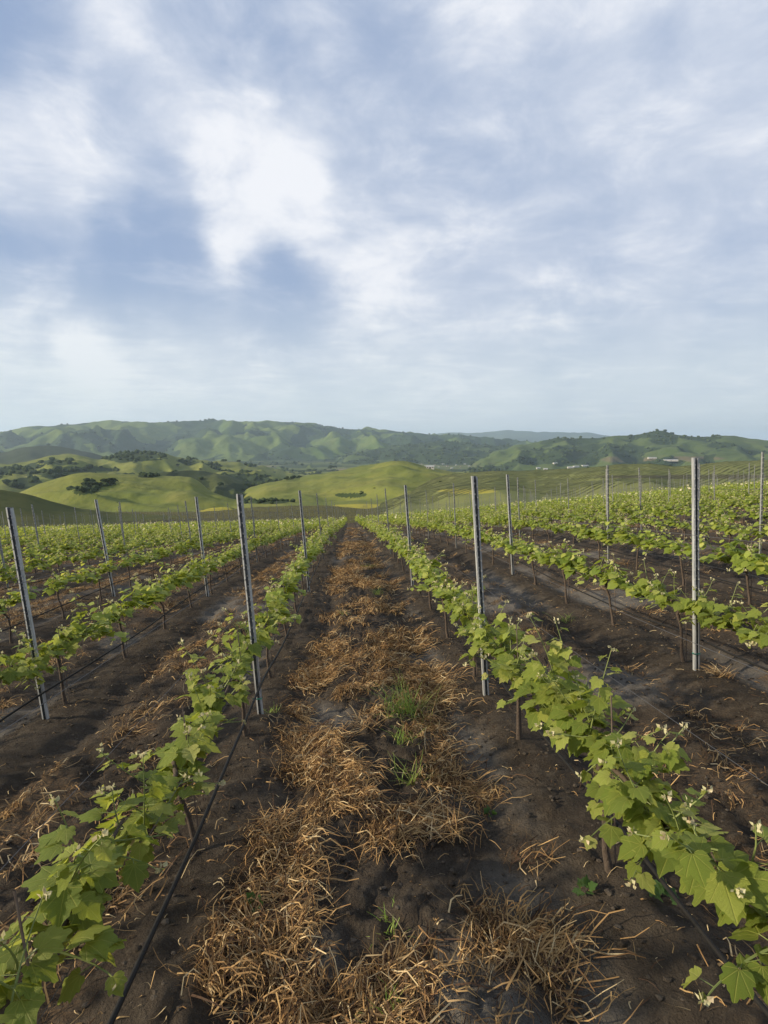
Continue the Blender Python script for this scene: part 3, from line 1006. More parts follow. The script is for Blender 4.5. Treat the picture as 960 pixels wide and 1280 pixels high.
LT = [leaf_template(-.10, .22, .10, 1), leaf_template(.12, -.25, .25, 2), leaf_template(.05, .35, .30, 3), leaf_template(-.2, .05, .05, 4)]
LTS = [leaf_template(-.10, .22, .10, 5, True), leaf_template(.12, -.25, .25, 6, True)]
QT = (np.array([(0, 0, 0), (.48, .35, .06), (.05, 1, -.08), (-.48, .4, .05)]), np.array([(0, 1, 2), (0, 2, 3)]))
LEAFMESH = [mesh_np('vine_leaf', V, F, [M_LEAFN], smooth=True) for V, F in LT]
LEAFMESH_Y = [mesh_np('vine_leaf_young', V, F, [M_YOUNGN], smooth=True) for V, F in LT]


def basis(out, nrm_):
    """rows: x, y(out), z(normal)"""
    y = out / (np.linalg.norm(out) + 1e-9)
    x = np.cross(y, nrm_); x /= np.linalg.norm(x) + 1e-9
    z = np.cross(x, y)
    return np.stack([x, y, z])


def tube(V, F, pts, rads, n=5):
    pts = [np.array(p, float) for p in pts]
    prev = None
    for i, p in enumerate(pts):
        d = pts[min(i + 1, len(pts) - 1)] - pts[max(i - 1, 0)]
        d /= np.linalg.norm(d) + 1e-9
        a = np.cross(d, (0.3, 1, 0.2)); a /= np.linalg.norm(a) + 1e-9
        b = np.cross(d, a)
        base = len(V)
        for k in range(n):
            an = 2 * PI * k / n
            V.append(p + (a * math.cos(an) + b * math.sin(an)) * rads[i])
        if prev is not None:
            for k in range(n):
                F.append((prev + k, prev + (k + 1) % n, base + (k + 1) % n, base + k))
        prev = base


CORD = 0.60
LEAN = -0.078


def gen_vine(r, nshoot=22, vig=1.0):
    """one grapevine in its own frame, row along Y. returns dict of stems and leaf transforms"""
    leaves = []; tips = []; stems = []
    miss = r.random() < .15
    for i in range(nshoot):
        y0 = -0.74 + 1.48 * (i + r.uniform(.1, .9)) / nshoot
        if miss and y0 > .35: continue
        p = np.array([r.normal(0, .025), y0, CORD + r.uniform(0, .03)])
        L = vig * r.uniform(.10, .32) * (1.4 if r.random() < .2 else 1)
        lean = np.array([r.normal(0, .72), r.normal(0, .35), 1.0]); lean /= np.linalg.norm(lean)
        if r.random() < .42:                                    # droops over the side
            lean = np.array([r.choice([-1, 1]) * r.uniform(.7, 1), r.normal(0, .4), r.uniform(-.85, .15)]); lean /= np.linalg.norm(lean)
            L *= .8
        bend = np.array([r.normal(0, .5), r.normal(0, .5), r.uniform(-.3, .4)])
        nn = max(3, int(L / .05))
        pts = [p]
        for k in range(1, nn + 1):
            d = lean + bend * (k / nn) * .6
            d /= np.linalg.norm(d)
            pts.append(pts[-1] + d * L / nn)
        stems.append(pts)
        for k in range(0, nn + 1):
            f = k / nn
            size = (0.112 * (1 - f) ** .6 + .022) * r.uniform(.65, 1.15) * (0.85 + .15 * vig)
            if k == 0: size *= .8
            for rep in range(2 if (f < .8 and r.random() < .6) else 1):
                a = r.uniform(0, 2 * PI)
                out = np.array([math.cos(a), math.sin(a) * .8, r.uniform(-.2, .35)])
                pet = pts[k] + out * size * .55
                yv = out * np.array([1, 1, 0]) + np.array([0, 0, r.uniform(-.85, .15)])
                nv = np.array([0, 0, 1.0]) + out * .55 + r.normal(0, .28, 3)
                age = f + r.uniform(-.15, .22)
                leaves.append((pet, basis(yv, nv), size, age, pts[k], int(r.integers(4))))
        for q in range(9):                                      # woolly shoot tip
            a = r.uniform(0, 2 * PI)
            out = np.array([math.cos(a) * .6, math.sin(a) * .6, r.uniform(.3, 1)])
            tips.append((pts[-1] + out * r.uniform(0, .022) - np.array([0, 0, r.uniform(0, .02)]), basis(out, np.array([math.sin(a), -math.cos(a), .2])), r.uniform(.010, .024)))
    return dict(leaves=leaves, tips=tips, stems=stems)


def merge(parts, templ):
    """parts: list of (pos, B, size, templ index)"""
    Vs = []; Fs = []; k = 0
    for (p, B, s, ti) in parts:
        V, F = templ[ti % len(templ)]
        Vs.append((V * s) @ B + p)
        Fs.append(F + k); k += len(V)
    return np.concatenate(Vs), np.concatenate(Fs)


def wood_meshes(r):
    V = []; F = []
    pts = []; x, y = 0.0, 0.0
    for i, z in enumerate((-0.06, .10, .24, .38, .50, CORD)):
        pts.append((x, y, z)); x += r.normal(0, .017); y += r.normal(0, .020)
    tube(V, F, pts, [.025, .017, .014, .015, .017, .013], 8)
    trunk = mesh_np('vine_trunk', np.array(V), np.array(F), [M_BARK], smooth=True)
    V = []; F = []
    for s in (-1, 1):
        q = [pts[-1]]
        for i in range(1, 6):
            q.append((r.normal(0, .012), s * .75 * i / 5, CORD + r.normal(0, .01)))
        tube(V, F, q, [.015, .013, .012, .010, .009, .007], 6)
    cordon = mesh_np('vine_cordon', np.array(V), np.array(F), [M_BARK], smooth=True)
    V = []; F = []
    tube(V, F, [(.03, .015, -.05), (.03, .015, .92)], [.004, .004], 5)
    stake = mesh_np('vine_stake', np.array(V), np.array(F), [M_STAKE])
    return trunk, cordon, stake


WOOD = [wood_meshes(np.random.default_rng(900 + i)) for i in range(6)]


def shoot_mesh(g, petioles=True):
    V = []; F = []
    for pts in g['stems']:
        n = len(pts)
        tube(V, F, pts, [.0042 * (1 - .6 * i / n) for i in range(n)], 4)
    if petioles:
        for (p, B, s, age, anchor, ti) in g['leaves']:
            tube(V, F, [anchor, p], [.0016, .0014], 3)
    return mesh_np('vine_shoots', np.array(V), np.array(F), [M_STEM])


def tip_mesh(g):
    V, F = merge([(p, B, s, 0) for (p, B, s) in g['tips']], [QT])
    return mesh_np('vine_tips', V, F, [M_TIP])


def foliage_mesh(g, templ):
    a = [(p, B, s, ti) for (p, B, s, age, an, ti) in g['leaves'] if age < .64]
    b = [(p, B, s, ti) for (p, B, s, age, an, ti) in g['leaves'] if age >= .64]
    V1, F1 = merge(a, templ); V2, F2 = merge(b, templ)
    V = np.concatenate([V1, V2]); F = np.concatenate([F1, F2 + len(V1)])
    return mesh_np('vine_foliage', V, F, [M_LEAF, M_YOUNG], np.concatenate([np.zeros(len(F1), int), np.ones(len(F2), int)]), smooth=True)


VAR = []
for i in range(9):
    g = gen_vine(np.random.default_rng(500 + i), 25 + i % 4, 1.02 + .06 * (i % 4))
    VAR.append((foliage_mesh(g, LTS), shoot_mesh(g, False), tip_mesh(g)))

ORD = ['first', 'second', 'third', 'fourth', 'fifth', 'sixth', 'seventh', 'eighth', 'ninth', 'tenth', 'eleventh', 'twelfth', 'thirteenth',
       'fourteenth', 'fifteenth', 'sixteenth', 'seventeenth', 'eighteenth', 'nineteenth', 'twentieth']
TENS = ['', '', 'twenty', 'thirty', 'forty', 'fifty', 'sixty', 'seventy', 'eighty']


def ordinal(n):
    if n <= 20: return ORD[n - 1]
    a, b = divmod(n, 10)
    if b == 0: return TENS[a][:-1] + 'ieth'
    return TENS[a] + '-' + ORD[b - 1]


def row_name(k):
    # k = 0 is the first row right of the camera, -1 the first row left
    if k == 0: return 'the row just right of the path'
    if k == -1: return 'the row just left of the path'
    return ('the %s row right of the path' % ordinal(k + 1)) if k > 0 else ('the %s row left of the path' % ordinal(-k))


YEND = 106.0
ROWS = range(-27, 34)
allv = []
for k in ROWS:
    x = ROW0 + SP * k - (.07 if k == -1 else 0)
    y0 = -1.2 + (k * 0.37) % 1.5 if k not in (0, -1) else {0: -0.58, -1: -1.58}[k]
    for j in range(74):
        y = y0 + 1.5 * j
        if y > YEND: break
        z = gzs(x, y) - 0.0
        q = [project(np.float64(x), np.float64(y + dy), np.float64(z + hh)) for dy in (-.8, .8) for hh in (.1, 1.1)]
        fr = [a for a in q if a[2] > 0.2]
        if not fr: continue
        vis = any(-30 < a[0] < 990 and a[1] < 1330 for a in fr) or (min(a[0] for a in fr) < 0 and max(a[0] for a in fr) > 960)
        d = math.hypot(x, y)
        near_frame = any(-350 < a[0] < 1310 for a in fr) or (d < 3)
        if not near_frame and not vis: continue
        allv.append([k, x, y, z, d, vis])
count = {}
for v in sorted(allv, key=lambda v: v[2]):
    if v[5]:
        count[v[0]] = count.get(v[0], 0) + 1
        v.append(count[v[0]])
    else:
        v.append(0)
vis_v = sorted([v for v in allv if v[5]], key=lambda v: v[4])
things = vis_v[:296]
TH = set((v[0], round(v[2], 3)) for v in things)
DN = 6.4
nleaf = 0
for v in things:
    k, x, y, z, d, vis, num = v
    r = np.random.default_rng(int(1000 + k * 331 + y * 97) & 0x7fffffff)
    root = empty('grapevine', (x, y, z), (0, LEAN, 0))
    size_w = 'bushy ' if d < DN and num % 2 else 'leafy '
    tag(root, '%s grapevine, %s from the camera in %s' % ('bright green' if k == 0 or k == -1 else 'green', ordinal(num), row_name(k)),
        'grapevine', 'grapevines trained along the trellis rows')
    wd_ = WOOD[int(r.integers(6))]
    put('trunk', wd_[0], root); put('cordon', wd_[1], root)
    if d < 40: put('stake', wd_[2], root)
    if d < DN:
        g = gen_vine(r, 31, 1.34) if (k == 0 and y < 3.6) else gen_vine(r, 26 if k != -1 else (23 if y < 3.6 else 15), 1.12 if k != -1 else 1.04)
        tag(put('shoots', shoot_mesh(g), root), kind='stuff')
        tag(put('shoot_tips', tip_mesh(g), root), kind='stuff')
        L = sorted(g['leaves'], key=lambda a: -a[2])
        for (p, B, s, age, an, ti) in L[:290]:
            o = bpy.data.objects.new('leaf', (LEAFMESH_Y if age > .64 else LEAFMESH)[ti])
            COL.objects.link(o)
            o.parent = root
            Mx = Matrix(((B[0][0], B[1][0], B[2][0]), (B[0][1], B[1][1], B[2][1]), (B[0][2], B[1][2], B[2][2]))).to_4x4()
            Mx.translation = Vector(p)
            o.matrix_basis = Mx @ Matrix.Diagonal((s, s, s, 1))
            nleaf += 1
    else:
        fo, sh, ti = VAR[int(r.integers(9))]
        fl = 1 if r.random() < .5 else -1
        rz = 0 if fl == 1 else PI
        
        sz = r.uniform(.82, 1.22)
        for nm_, me_ in (('foliage', fo), ('shoots', sh), ('shoot_tips', ti)):
            q_ = tag(put(nm_, me_, root, rot=(0, 0, rz)), kind='stuff')
            q_.scale = (sz, 1.04, sz); q_.location = (0, 0, CORD * (1 - sz))
print('vine things', len(things), 'leaf objects', nleaf, 'rest', len(allv) - len(things))

# the remaining vines, joined
rest = [v for v in allv if (v[0], round(v[2], 3)) not in TH]


def far_foliage(vs, nl, size, seed, name, label):
    if not vs: return
    r = np.random.default_rng(seed)
    n = len(vs)
    base = np.array([(v[1], v[2], v[3]) for v in vs])
    N = n * nl
    B0 = np.repeat(base, nl, 0)
    yy = r.uniform(-.80, .80, N)
    # clumpy rather than even
    cl = np.repeat(r.uniform(.6, 1.35, n), nl)
    zz = CORD + np.abs(r.normal(0, .18, N)) * cl - .04 - (r.random(N) < .34) * r.uniform(0, .28, N)
    xx = r.normal(0, .17, N) - .06
    C = B0 + np.stack([xx, yy, zz], 1)
    s = size * r.uniform(.6, 1.25, N)
    nv = np.stack([r.normal(0, .6, N), r.normal(0, .6, N), np.abs(r.normal(.8, .4, N))], 1)
    nv /= np.linalg.norm(nv, axis=1)[:, None]
    a = r.normal(size=(N, 3)); a -= nv * (a * nv).sum(1)[:, None]; a /= np.linalg.norm(a, axis=1)[:, None]
    b = np.cross(nv, a)
    a = a * s[:, None]; b = b * s[:, None]
    V = np.stack([C - a * .5, C + b * .5 + a * .06, C + a * .55 + nv * s[:, None] * .1, C - b * .5], 1).reshape(-1, 3)
    F = (np.arange(N) * 4)[:, None] + np.array([0, 1, 2, 3])[None]
    top = (zz > CORD + .24) & (r.random(N) < .5)
    mi = np.where(top, 1, np.where(r.random(N) < .16, 1, 0))
    mi = np.where((zz > CORD + .30) & (r.random(N) < .35), 2, mi)
    tag(put(name, mesh_np(name, V, F, [M_LEAF, M_YOUNG, M_TIP], mi)), label, 'grapevines', 'grapevines trained along the trellis rows', 'stuff')


def far_trunks(vs, name, label):
    n = len(vs)
    if n == 0: return
    base = np.array([(v[1], v[2], v[3]) for v in vs])
    w_ = .022
    T = np.array([(-w_, -w_, -.05), (w_, -w_, -.05), (w_, w_, -.05), (-w_, w_, -.05), (-w_, -w_, CORD), (w_, -w_, CORD), (w_, w_, CORD), (-w_, w_, CORD)])
    V = (base[:, None] + T[None]).reshape(-1, 3)
    f = np.array([(0, 1, 5, 4), (1, 2, 6, 5), (2, 3, 7, 6), (3, 0, 4, 7)])
    F = (f[None] + (np.arange(n) * 8)[:, None, None]).reshape(-1, 4)
    tag(put(name, mesh_np(name, V, F, [M_BARK])), label, 'vine trunks', kind='stuff')


A_ = [v for v in rest if v[4] < 32]; B_ = [v for v in rest if 32 <= v[4] < 58]; C_ = [v for v in rest if v[4] >= 58]
print('rest', len(A_), len(B_), len(C_))
far_foliage(A_, 150, .11, 1, 'grapevines', 'leafy green vine rows of the near block beyond the closest vines')
far_foliage(B_, 85, .15, 2, 'grapevines', 'leafy green vine rows in the middle of the block')
far_foliage(C_, 42, .20, 3, 'grapevines', 'leafy green vine rows at the far edge of the block')
far_trunks([v for v in rest if v[4] < 70], 'vine_trunks', 'thin dark trunks under the farther vine rows')

# ------------------------------------------------------------------ steel posts
# open channel profile, mouth towards -Y (towards the camera)
PROF = [(-.030, -.024), (-.019, -.024), (-.019, -.027), (-.032, -.027)]


def extrude_profile(poly, z0, z1, mat, name):
    n = len(poly)
    V = [(x, y, z0) for x, y in poly] + [(x, y, z1) for x, y in poly]
    me = bpy.data.meshes.new(name)
    me.from_pydata(V, [], [(i, (i + 1) % n, n + (i + 1) % n, n + i) for i in range(n)] + [tuple(range(n, 2 * n)), tuple(range(n - 1, -1, -1))])
    me.materials.append(mat)
    return me


H_POST = 2.10
flangeL = extrude_profile([(-.034, -.022), (-.016, -.026), (-.016, -.0225), (-.0305, -.019), (-.0305, .02), (-.034, .02)], -.05, H_POST, M_STEEL, 'post_flange')
flangeR = extrude_profile([(.034, -.022), (.034, .02), (.0305, .02), (.0305, -.019), (.016, -.0225), (.016, -.026)], -.05, H_POST - .012, M_STEEL, 'post_flange')
webm = extrude_profile([(-.0303, .006), (.0303, .006), (.0303, .0195), (-.0303, .0195)], -.05, H_POST - .004, M_DARKSTEEL, 'post_web')
slimL = extrude_profile([(-.022, -.018), (-.006, -.020), (-.006, -.017), (-.019, -.015), (-.019, .02), (-.022, .02)], -.05, H_POST, M_STEELB, 'post_flange')
slimR = extrude_profile([(.022, -.018), (.022, .02), (.019, .02), (.019, -.015), (.006, -.017), (.006, -.020)], -.05, H_POST - .012, M_STEELB, 'post_flange')
slimW = extrude_profile([(-.0188, .006), (.0188, .006), (.0188, .0195), (-.0188, .0195)], -.05, H_POST - .004, M_DARKSTEEL, 'post_web')


def clips_mesh(w_):
    V = []; F = []
    for i in range(15):
        z = .62 + i * .098
        for s in (-1, 1):
            x = s * (w_ - .012)
            k = len(V)
            y0, y1 = -.034, -.020
            for (a, b_) in ((x - .0045, x + .0045),):
                V += [(a, y0, z), (b_, y0, z), (b_, y1, z), (a, y1, z), (a, y0, z + .014), (b_, y0, z + .014), (b_, y1, z + .014), (a, y1, z + .014)]
            F += [(k, k + 3, k + 2, k + 1), (k + 4, k + 5, k + 6, k + 7), (k, k + 1, k + 5, k + 4), (k + 1, k + 2, k + 6, k + 5), (k + 2, k + 3, k + 7, k + 6), (k + 3, k, k + 4, k + 7)]
        # a tab bridging the dark channel
        k = len(V); a = -.006; b_ = .006
        V += [(a, -.004, z + .03), (b_, -.004, z + .03), (b_, .0055, z + .03), (a, .0055, z + .03), (a, -.004, z + .045), (b_, -.004, z + .045), (b_, .0055, z + .045), (a, .0055, z + .045)]
        F += [(k, k + 3, k + 2, k + 1), (k + 4, k + 5, k + 6, k + 7), (k, k + 1, k + 5, k + 4), (k + 1, k + 2, k + 6, k + 5), (k + 2, k + 3, k + 7, k + 6), (k + 3, k, k + 4, k + 7)]
    return mesh_np('wire_clips', np.array(V), np.array(F), [M_CLIP])


CL_W = clips_mesh(.036); CL_S = clips_mesh(.024)


def ring_mesh(w_, d_, z0, z1, mat, name):
    pts = [(-w_, -d_), (w_, -d_), (w_, d_ - .005), (-w_, d_ - .005)]
    V = []; F = []
    for z in (z0, z1):
        V += [(x, y, z) for x, y in pts]
    for i in range(4):
        F.append((i, (i + 1) % 4, 4 + (i + 1) % 4, 4 + i))
    k = len(V)                                                  # loose tail
    V += [(-w_ - .001, -d_ - .001, z0), (-w_ - .035, -d_ - .01, z0 + .012), (-w_ - .034, -d_ - .01, z0 + .022), (-w_ - .001, -d_ - .001, z1)]
    F.append((k, k + 1, k + 2, k + 3))
    return mesh_np(name, np.array(V), np.array(F), [mat])


TIE = ring_mesh(.037, .030, .16, .172, M_TIE, 'tie')
BASE = ring_mesh(.0365, .0285, .02, .16, M_BLUEEND, 'marker')

POSTS = []
P0 = {0: 4.86, -1: 4.88, 1: 4.95, -2: 5.22, 2: 5.1, -3: 5.75, 3: 3.5, -4: 5.7}
for k in ROWS:
    x = ROW0 + SP * k
    y0 = P0.get(k, 5.2 + .5 * math.sin(k * 1.7))
    for j in range(-1, 18):
        y = y0 + 6.05 * j
        if y < -2 or y > YEND + 1: continue
        z = gzs(x, y)
        a = [project(np.float64(x), np.float64(y), np.float64(z + hh)) for hh in (.1, 2.0)]
        if a[0][2] < .3: continue
        vis = any(-10 < q[0] < 970 for q in a)
        if not any(-200 < q[0] < 1160 for q in a): continue
        POSTS.append([k, x, y, z, math.hypot(x, y), vis])
cnt = {}
POSTS.sort(key=lambda p: p[2])
for p in POSTS:
    if p[5]:
        cnt[p[0]] = cnt.get(p[0], 0) + 1; p.append(cnt[p[0]])
    else:
        p.append(0)
pv = sorted([p for p in POSTS if p[5]], key=lambda p: p[4])
thp = pv[:240]; thset = set(id(p) for p in thp)
LEAN = -0.078
for p in thp:
    k, x, y, z, d, vis, num = p
    r = random.Random(int(k * 77 + y * 13))
    o = empty('trellis_post', (x - .02, y, z), (r.gauss(0, .008), LEAN + r.gauss(0, .010) + (-.03 if k == -3 else 0), r.gauss(0, .08)))
    tag(o, '%s steel channel post, %s from the camera in %s' % ('tall' if d < 8 else 'grey', ordinal(num), row_name(k)), 'post', 'steel posts along the vine rows')
    o.scale = (.76, .76, 1 + r.gauss(0, .006))
    wide = num == 1 and k in (0, -1, 1, -2, -3) or d < 12
    if wide:
        put('flange', flangeL, o); put('flange', flangeR, o); put('web', webm, o); tag(put('wire_clips', CL_W, o), kind='stuff')
    else:
        put('flange', slimL, o); put('flange', slimR, o); put('web', slimW, o)
        if d > 22: o.scale = (.62, .62, 1)
        if d > 40: o.scale = (.48, .48, 1)
        if d < 30: tag(put('wire_clips', CL_S, o), kind='stuff')
    if num == 1 and k in (0, -1, 1):
        put('tie', TIE, o)
restp = [p for p in POSTS if id(p) not in thset and p[1] > -2]
if restp:
    base = np.array([(p[1], p[2], p[3]) for p in restp]); w_ = .011
    T = np.array([(-w_, -w_, -.05), (w_, -w_, -.05), (w_, w_, -.05), (-w_, w_, -.05)] + [(-w_ - .158, -w_, 2.05), (w_ - .158, -w_, 2.05), (w_ - .158, w_, 2.05), (-w_ - .158, w_, 2.05)])
    f = np.array([(0, 1, 5, 4), (1, 2, 6, 5), (2, 3, 7, 6), (3, 0, 4, 7), (4, 5, 6, 7)])
    V = (base[:, None] + T[None]).reshape(-1, 3); F = (f[None] + (np.arange(len(base)) * 8)[:, None, None]).reshape(-1, 4)
    tag(put('trellis_posts', mesh_np('trellis_posts', V, F, [M_STEELB])), 'tiny grey posts in the farthest vine rows', 'posts', 'steel posts along the vine rows', 'stuff')
print('posts', len(thp), len(restp))


# ------------------------------------------------------------------ wires and drip hoses along each row
def line_mesh(name, k, h, rad, mat, sag, n=4, wob=0.0, ymax=YEND, xo=0.0, seed=0):
    r = random.Random(seed * 31 + k)
    V = []; F = []
    y0 = P0.get(k, 5.2 + .5 * math.sin(k * 1.7)) - 6.05 * 2
    pts = []
    y = max(-3.0, y0)
    while y < ymax:
        t_ = ((y - y0) / 6.05) % 1.0
        x = ROW0 + SP * k + xo + LEAN * h + wob * float(vnoise(np.array([y * .8]), np.array([k * 3.3]), 5)[0]) * 2
        zz = float(ground_z(np.array([ROW0 + SP * k]), np.array([y]), False)[0]) + .055
        z = zz + h - sag * 4 * t_ * (1 - t_) + wob * float(vnoise(np.array([y * 1.1]), np.array([k * 1.3]), 6)[0])
        pts.append((x, y, z))
        y += .38 if y < 12 else (1.0 if y < 40 else 3.0)
    tube(V, F, pts, [rad * (1 if p_[1] < 15 else 1) for p_ in pts], n)
    return mesh_np(name, np.array(V), np.array(F), [mat], smooth=True)


for k in range(-10, 11):
    rn = row_name(k)
    hs = [(1.08, 'lowest foliage wire'), (1.42, 'middle foliage wire'), (1.80, 'top foliage wire')]
    for i, (h, nm) in enumerate(hs):
        if abs(k) > 6 and i != 1: continue
        o = put('trellis_wire', line_mesh('trellis_wire', k, h, .0010 if k > -2 else .0018, M_WIRE, .02, 4, seed=i))
        tag(o, 'thin steel %s along %s' % (nm, rn), 'wire', 'wires strung along the vine rows')
    if abs(k) <= 6:
        o = put('trellis_wire', line_mesh('trellis_wire', k, CORD - .02, .0011, M_WIRE, .01, 4, seed=7))
        tag(o, 'thin cordon wire under the vines of %s' % rn, 'wire', 'wires strung along the vine rows')
    o = put('drip_hose', line_mesh('drip_hose', k, .30, .010 if k != -1 else .0115, M_HOSE, .05, 6, wob=.035, xo=.05, seed=9))
    tag(o, 'black drip hose hanging low along %s' % rn, 'hose', 'drip hoses along the vine rows')

# ------------------------------------------------------------------ straw, grass, weeds, clods
def ribbons(P0_, hd, L, W, arch, curl, rise=0.0, r=None, droop=0.0, segs=3, ground=True, tilt=.6):
    """vectorised blades. hd heading angle, rise = initial slope; returns V,F(quads)"""
    n = len(P0_)
    t_ = np.linspace(0, 1, segs + 1)
    Vs = []
    pos = P0_.copy()
    ang = hd.copy()
    widx = W[:, None]
    zoff = np.zeros(n)
    for i, tt in enumerate(t_):
        sx, sy = -np.sin(ang), np.cos(ang)
        zz = (ground_z(pos[:, 0], pos[:, 1]) if ground else P0_[:, 2])
        hh = arch * np.sin(PI * np.clip(tt * .92 + .04, 0, 1)) + rise * L * tt - droop * L * tt * tt
        wv = W * (1 - .65 * tt) * .5
        tl = tilt * W * .5
        Vs.append(np.stack([pos[:, 0] + sx * wv, pos[:, 1] + sy * wv, zz + hh + tl + .003], 1))
        Vs.append(np.stack([pos[:, 0] - sx * wv, pos[:, 1] - sy * wv, zz + hh + .002], 1))
        hs_ = L / segs
        pos = pos + np.stack([np.cos(ang) * hs_, np.sin(ang) * hs_, np.zeros(n)], 1)
        ang = ang + curl
    V = np.stack(Vs, 1)
    f = np.array([(2 * i, 2 * i + 1, 2 * i + 3, 2 * i + 2) for i in range(segs)])
    F = (f[None] + (np.arange(n) * (2 * segs + 2))[:, None, None]).reshape(-1, 4)
    return V.reshape(-1, 3), F


def straw_field(name, label, x0, x1, y0, y1, nclump, per, Lr, Wr, seed, archk=1.0, thr=.3):
    r = np.random.default_rng(seed)
    m = nclump * 6
    cx = r.uniform(x0, x1, m); cy = y0 + (y1 - y0) * r.random(m) ** 1.15
    lm = litter_mask(cx, cy)
    keep = r.random(m) < np.clip((lm - thr * .5) / (1 - thr * .5), 0, 1)
    # inside the frame only (with a margin)
    qx, qy, qf = project(cx, cy, ground_z(cx, cy, False))
    keep &= (qf > .2) & (qx > -260) & (qx < 1220)
    cx = cx[keep][:nclump]; cy = cy[keep][:nclump]
    n = len(cx)
    N = n * per
    spread = np.repeat(r.uniform(.02, .11, n), per)
    main = np.repeat(r.uniform(0, 2 * PI, n), per)
    P_ = np.stack([np.repeat(cx, per) + r.normal(0, 1, N) * spread, np.repeat(cy, per) + r.normal(0, 1, N) * spread, np.zeros(N)], 1)
    hd = main + r.normal(0, .75, N) + np.where(r.random(N) < .5, PI, 0)
    L = r.uniform(Lr[0], Lr[1], N); W = r.uniform(Wr[0], Wr[1], N)
    cc = np.repeat(r.normal(0, .35, n), per) + r.normal(0, .35, N)
    V, F = ribbons(P_, hd, L, W, r.uniform(0, .055, N) * archk, cc, rise=np.abs(r.normal(0, .16, N)) + np.repeat((r.random(n) < .14) * r.uniform(.2, .5, n), per), droop=np.abs(r.normal(.0, .08, N)))
    tag(put(name, mesh_np(name, V, F, [M_STRAW])), label, 'straw', kind='stuff')
    return n


n1 = straw_field('straw', 'dry tan straw clumps strewn along the near path', -.8, 1.3, .5, 7.0, 720, 44, (.05, .22), (.002, .0085), 1, 1.0)
n2 = straw_field('straw', 'dry tan straw strewn farther along the path', -.8, 1.3, 7.0, 26, 750, 15, (.08, .22), (.005, .013), 2, 1.3)
n3 = straw_field('straw', 'dry brown straw in the alleys left of the path', -14, -.9, .8, 22, 1700, 18, (.05, .18), (.003, .010), 3, .9)
n4 = straw_field('straw', 'sparse dry straw in the alleys right of the path', 1.5, 16, .8, 22, 900, 18, (.05, .17), (.003, .010), 4, .9)
n5 = straw_field('straw', 'dry straw in the far alleys of the block', -30, 34, 22, 60, 1500, 5, (.2, .4), (.02, .045), 5)
print('straw clumps', n1, n2, n3, n4, n5)

# loose crumbs of soil
def clods(name, label, n, x0, x1, y0, y1, s0, s1, seed):
    r = np.random.default_rng(seed)
    x = r.uniform(x0, x1, n); y = y0 + (y1 - y0) * r.random(n) ** 1.5
    z = ground_z(x, y)
    qx, qy, qf = project(x, y, z)
    ok = (qf > .3) & (qx > -150) & (qx < 1110)
    x, y, z = x[ok], y[ok], z[ok]; n = len(x)
    s = s0 + (s1 - s0) * r.random(n) ** 3.2
    k = len(ICV)
    V = ICV[None] * r.uniform(.55, 1.35, (n, k, 1)) * np.stack([s, s * r.uniform(.6, 1, n), s * .5], 1)[:, None]
    V = V + np.stack([x, y, z + s * .18], 1)[:, None]
    F = ICF[None] + (np.arange(n) * k)[:, None, None]
    tag(put(name, mesh_np(name, V.reshape(-1, 3), F.reshape(-1, 3), [M_CLOD])), label, 'soil', kind='stuff')


clods('soil_clods', 'small dark crumbs of soil scattered over the near ground', 15000, -4.5, 5.5, .6, 8, .003, .022, 12)


def debris(name, label, n, x0, x1, y0, y1, Lr, Wr, seed):
    r = np.random.default_rng(seed)
    x = r.uniform(x0, x1, n); y = y0 + (y1 - y0) * r.random(n) ** 1.4
    qx, qy, qf = project(x, y, ground_z(x, y, False))
    ok = (qf > .3) & (qx > -150) & (qx < 1110) & (r.random(n) < sstep(-.5, .4, fbm(x * 1.4, y * 1.4, 91, 3)) + .08)
    x, y = x[ok], y[ok]; n = len(x)
    V, F = ribbons(np.stack([x, y, x * 0], 1), r.uniform(0, 6.28, n), r.uniform(*Lr, n), r.uniform(*Wr, n), r.uniform(0, .015, n), r.normal(0, .35, n))
    tag(put(name, mesh_np(name, V, F, [M_STRAW])), label, 'litter', kind='stuff')


debris('dry_litter', 'short dry bits of stalk and leaf strewn thinly over the bare soil', 17000, -7, 8, .6, 12, (.015, .09), (.002, .007), 14)


def tuft(name, x, y, n, L0, L1, label, mats, seed, spread=.035, w0=.004, w1=.008, cat='grass tuft', group=None, upright=.9):
    r = np.random.default_rng(seed)
    z = gzs(x, y)
    segs = 4
    V = []; F = []; mi = []
    for i in range(n):
        a = r.uniform(0, 2 * PI); L = r.uniform(L0, L1); w_ = r.uniform(w0, w1)
        p = np.array([r.normal(0, spread), r.normal(0, spread), -.01])
        el = r.uniform(.75, 1.45) * upright
        side = np.array([-math.sin(a), math.cos(a), 0])
        b = len(V)
        for s_ in range(segs + 1):
            f = s_ / segs
            V.append(p + side * w_ * .5 * (1 - f ** 1.6)); V.append(p - side * w_ * .5 * (1 - f ** 1.6) + np.array([0, 0, .001]))
            e = el - f * r.uniform(.5, 1.2)
            p = p + np.array([math.cos(a) * math.cos(e), math.sin(a) * math.cos(e), math.sin(e)]) * L / segs
        for s_ in range(segs):
            F.append((b + 2 * s_, b + 2 * s_ + 1, b + 2 * s_ + 3, b + 2 * s_ + 2)); mi.append(0 if r.random() > .12 else len(mats) - 1)
    o = put(name, mesh_np(name, np.array(V), np.array(F), mats, mi), loc=(x, y, z))
    tag(o, label, cat, group)


def gpos(px, py):
    d = ray(px, py)
    t0 = .5
    for _ in range(4000):
        q = d * t0
        if q[2] < float(ground_z(np.array([q[0]]), np.array([q[1]]), False)[0]): break
        t0 += .01 + t0 * .002
    return q[0], q[1]


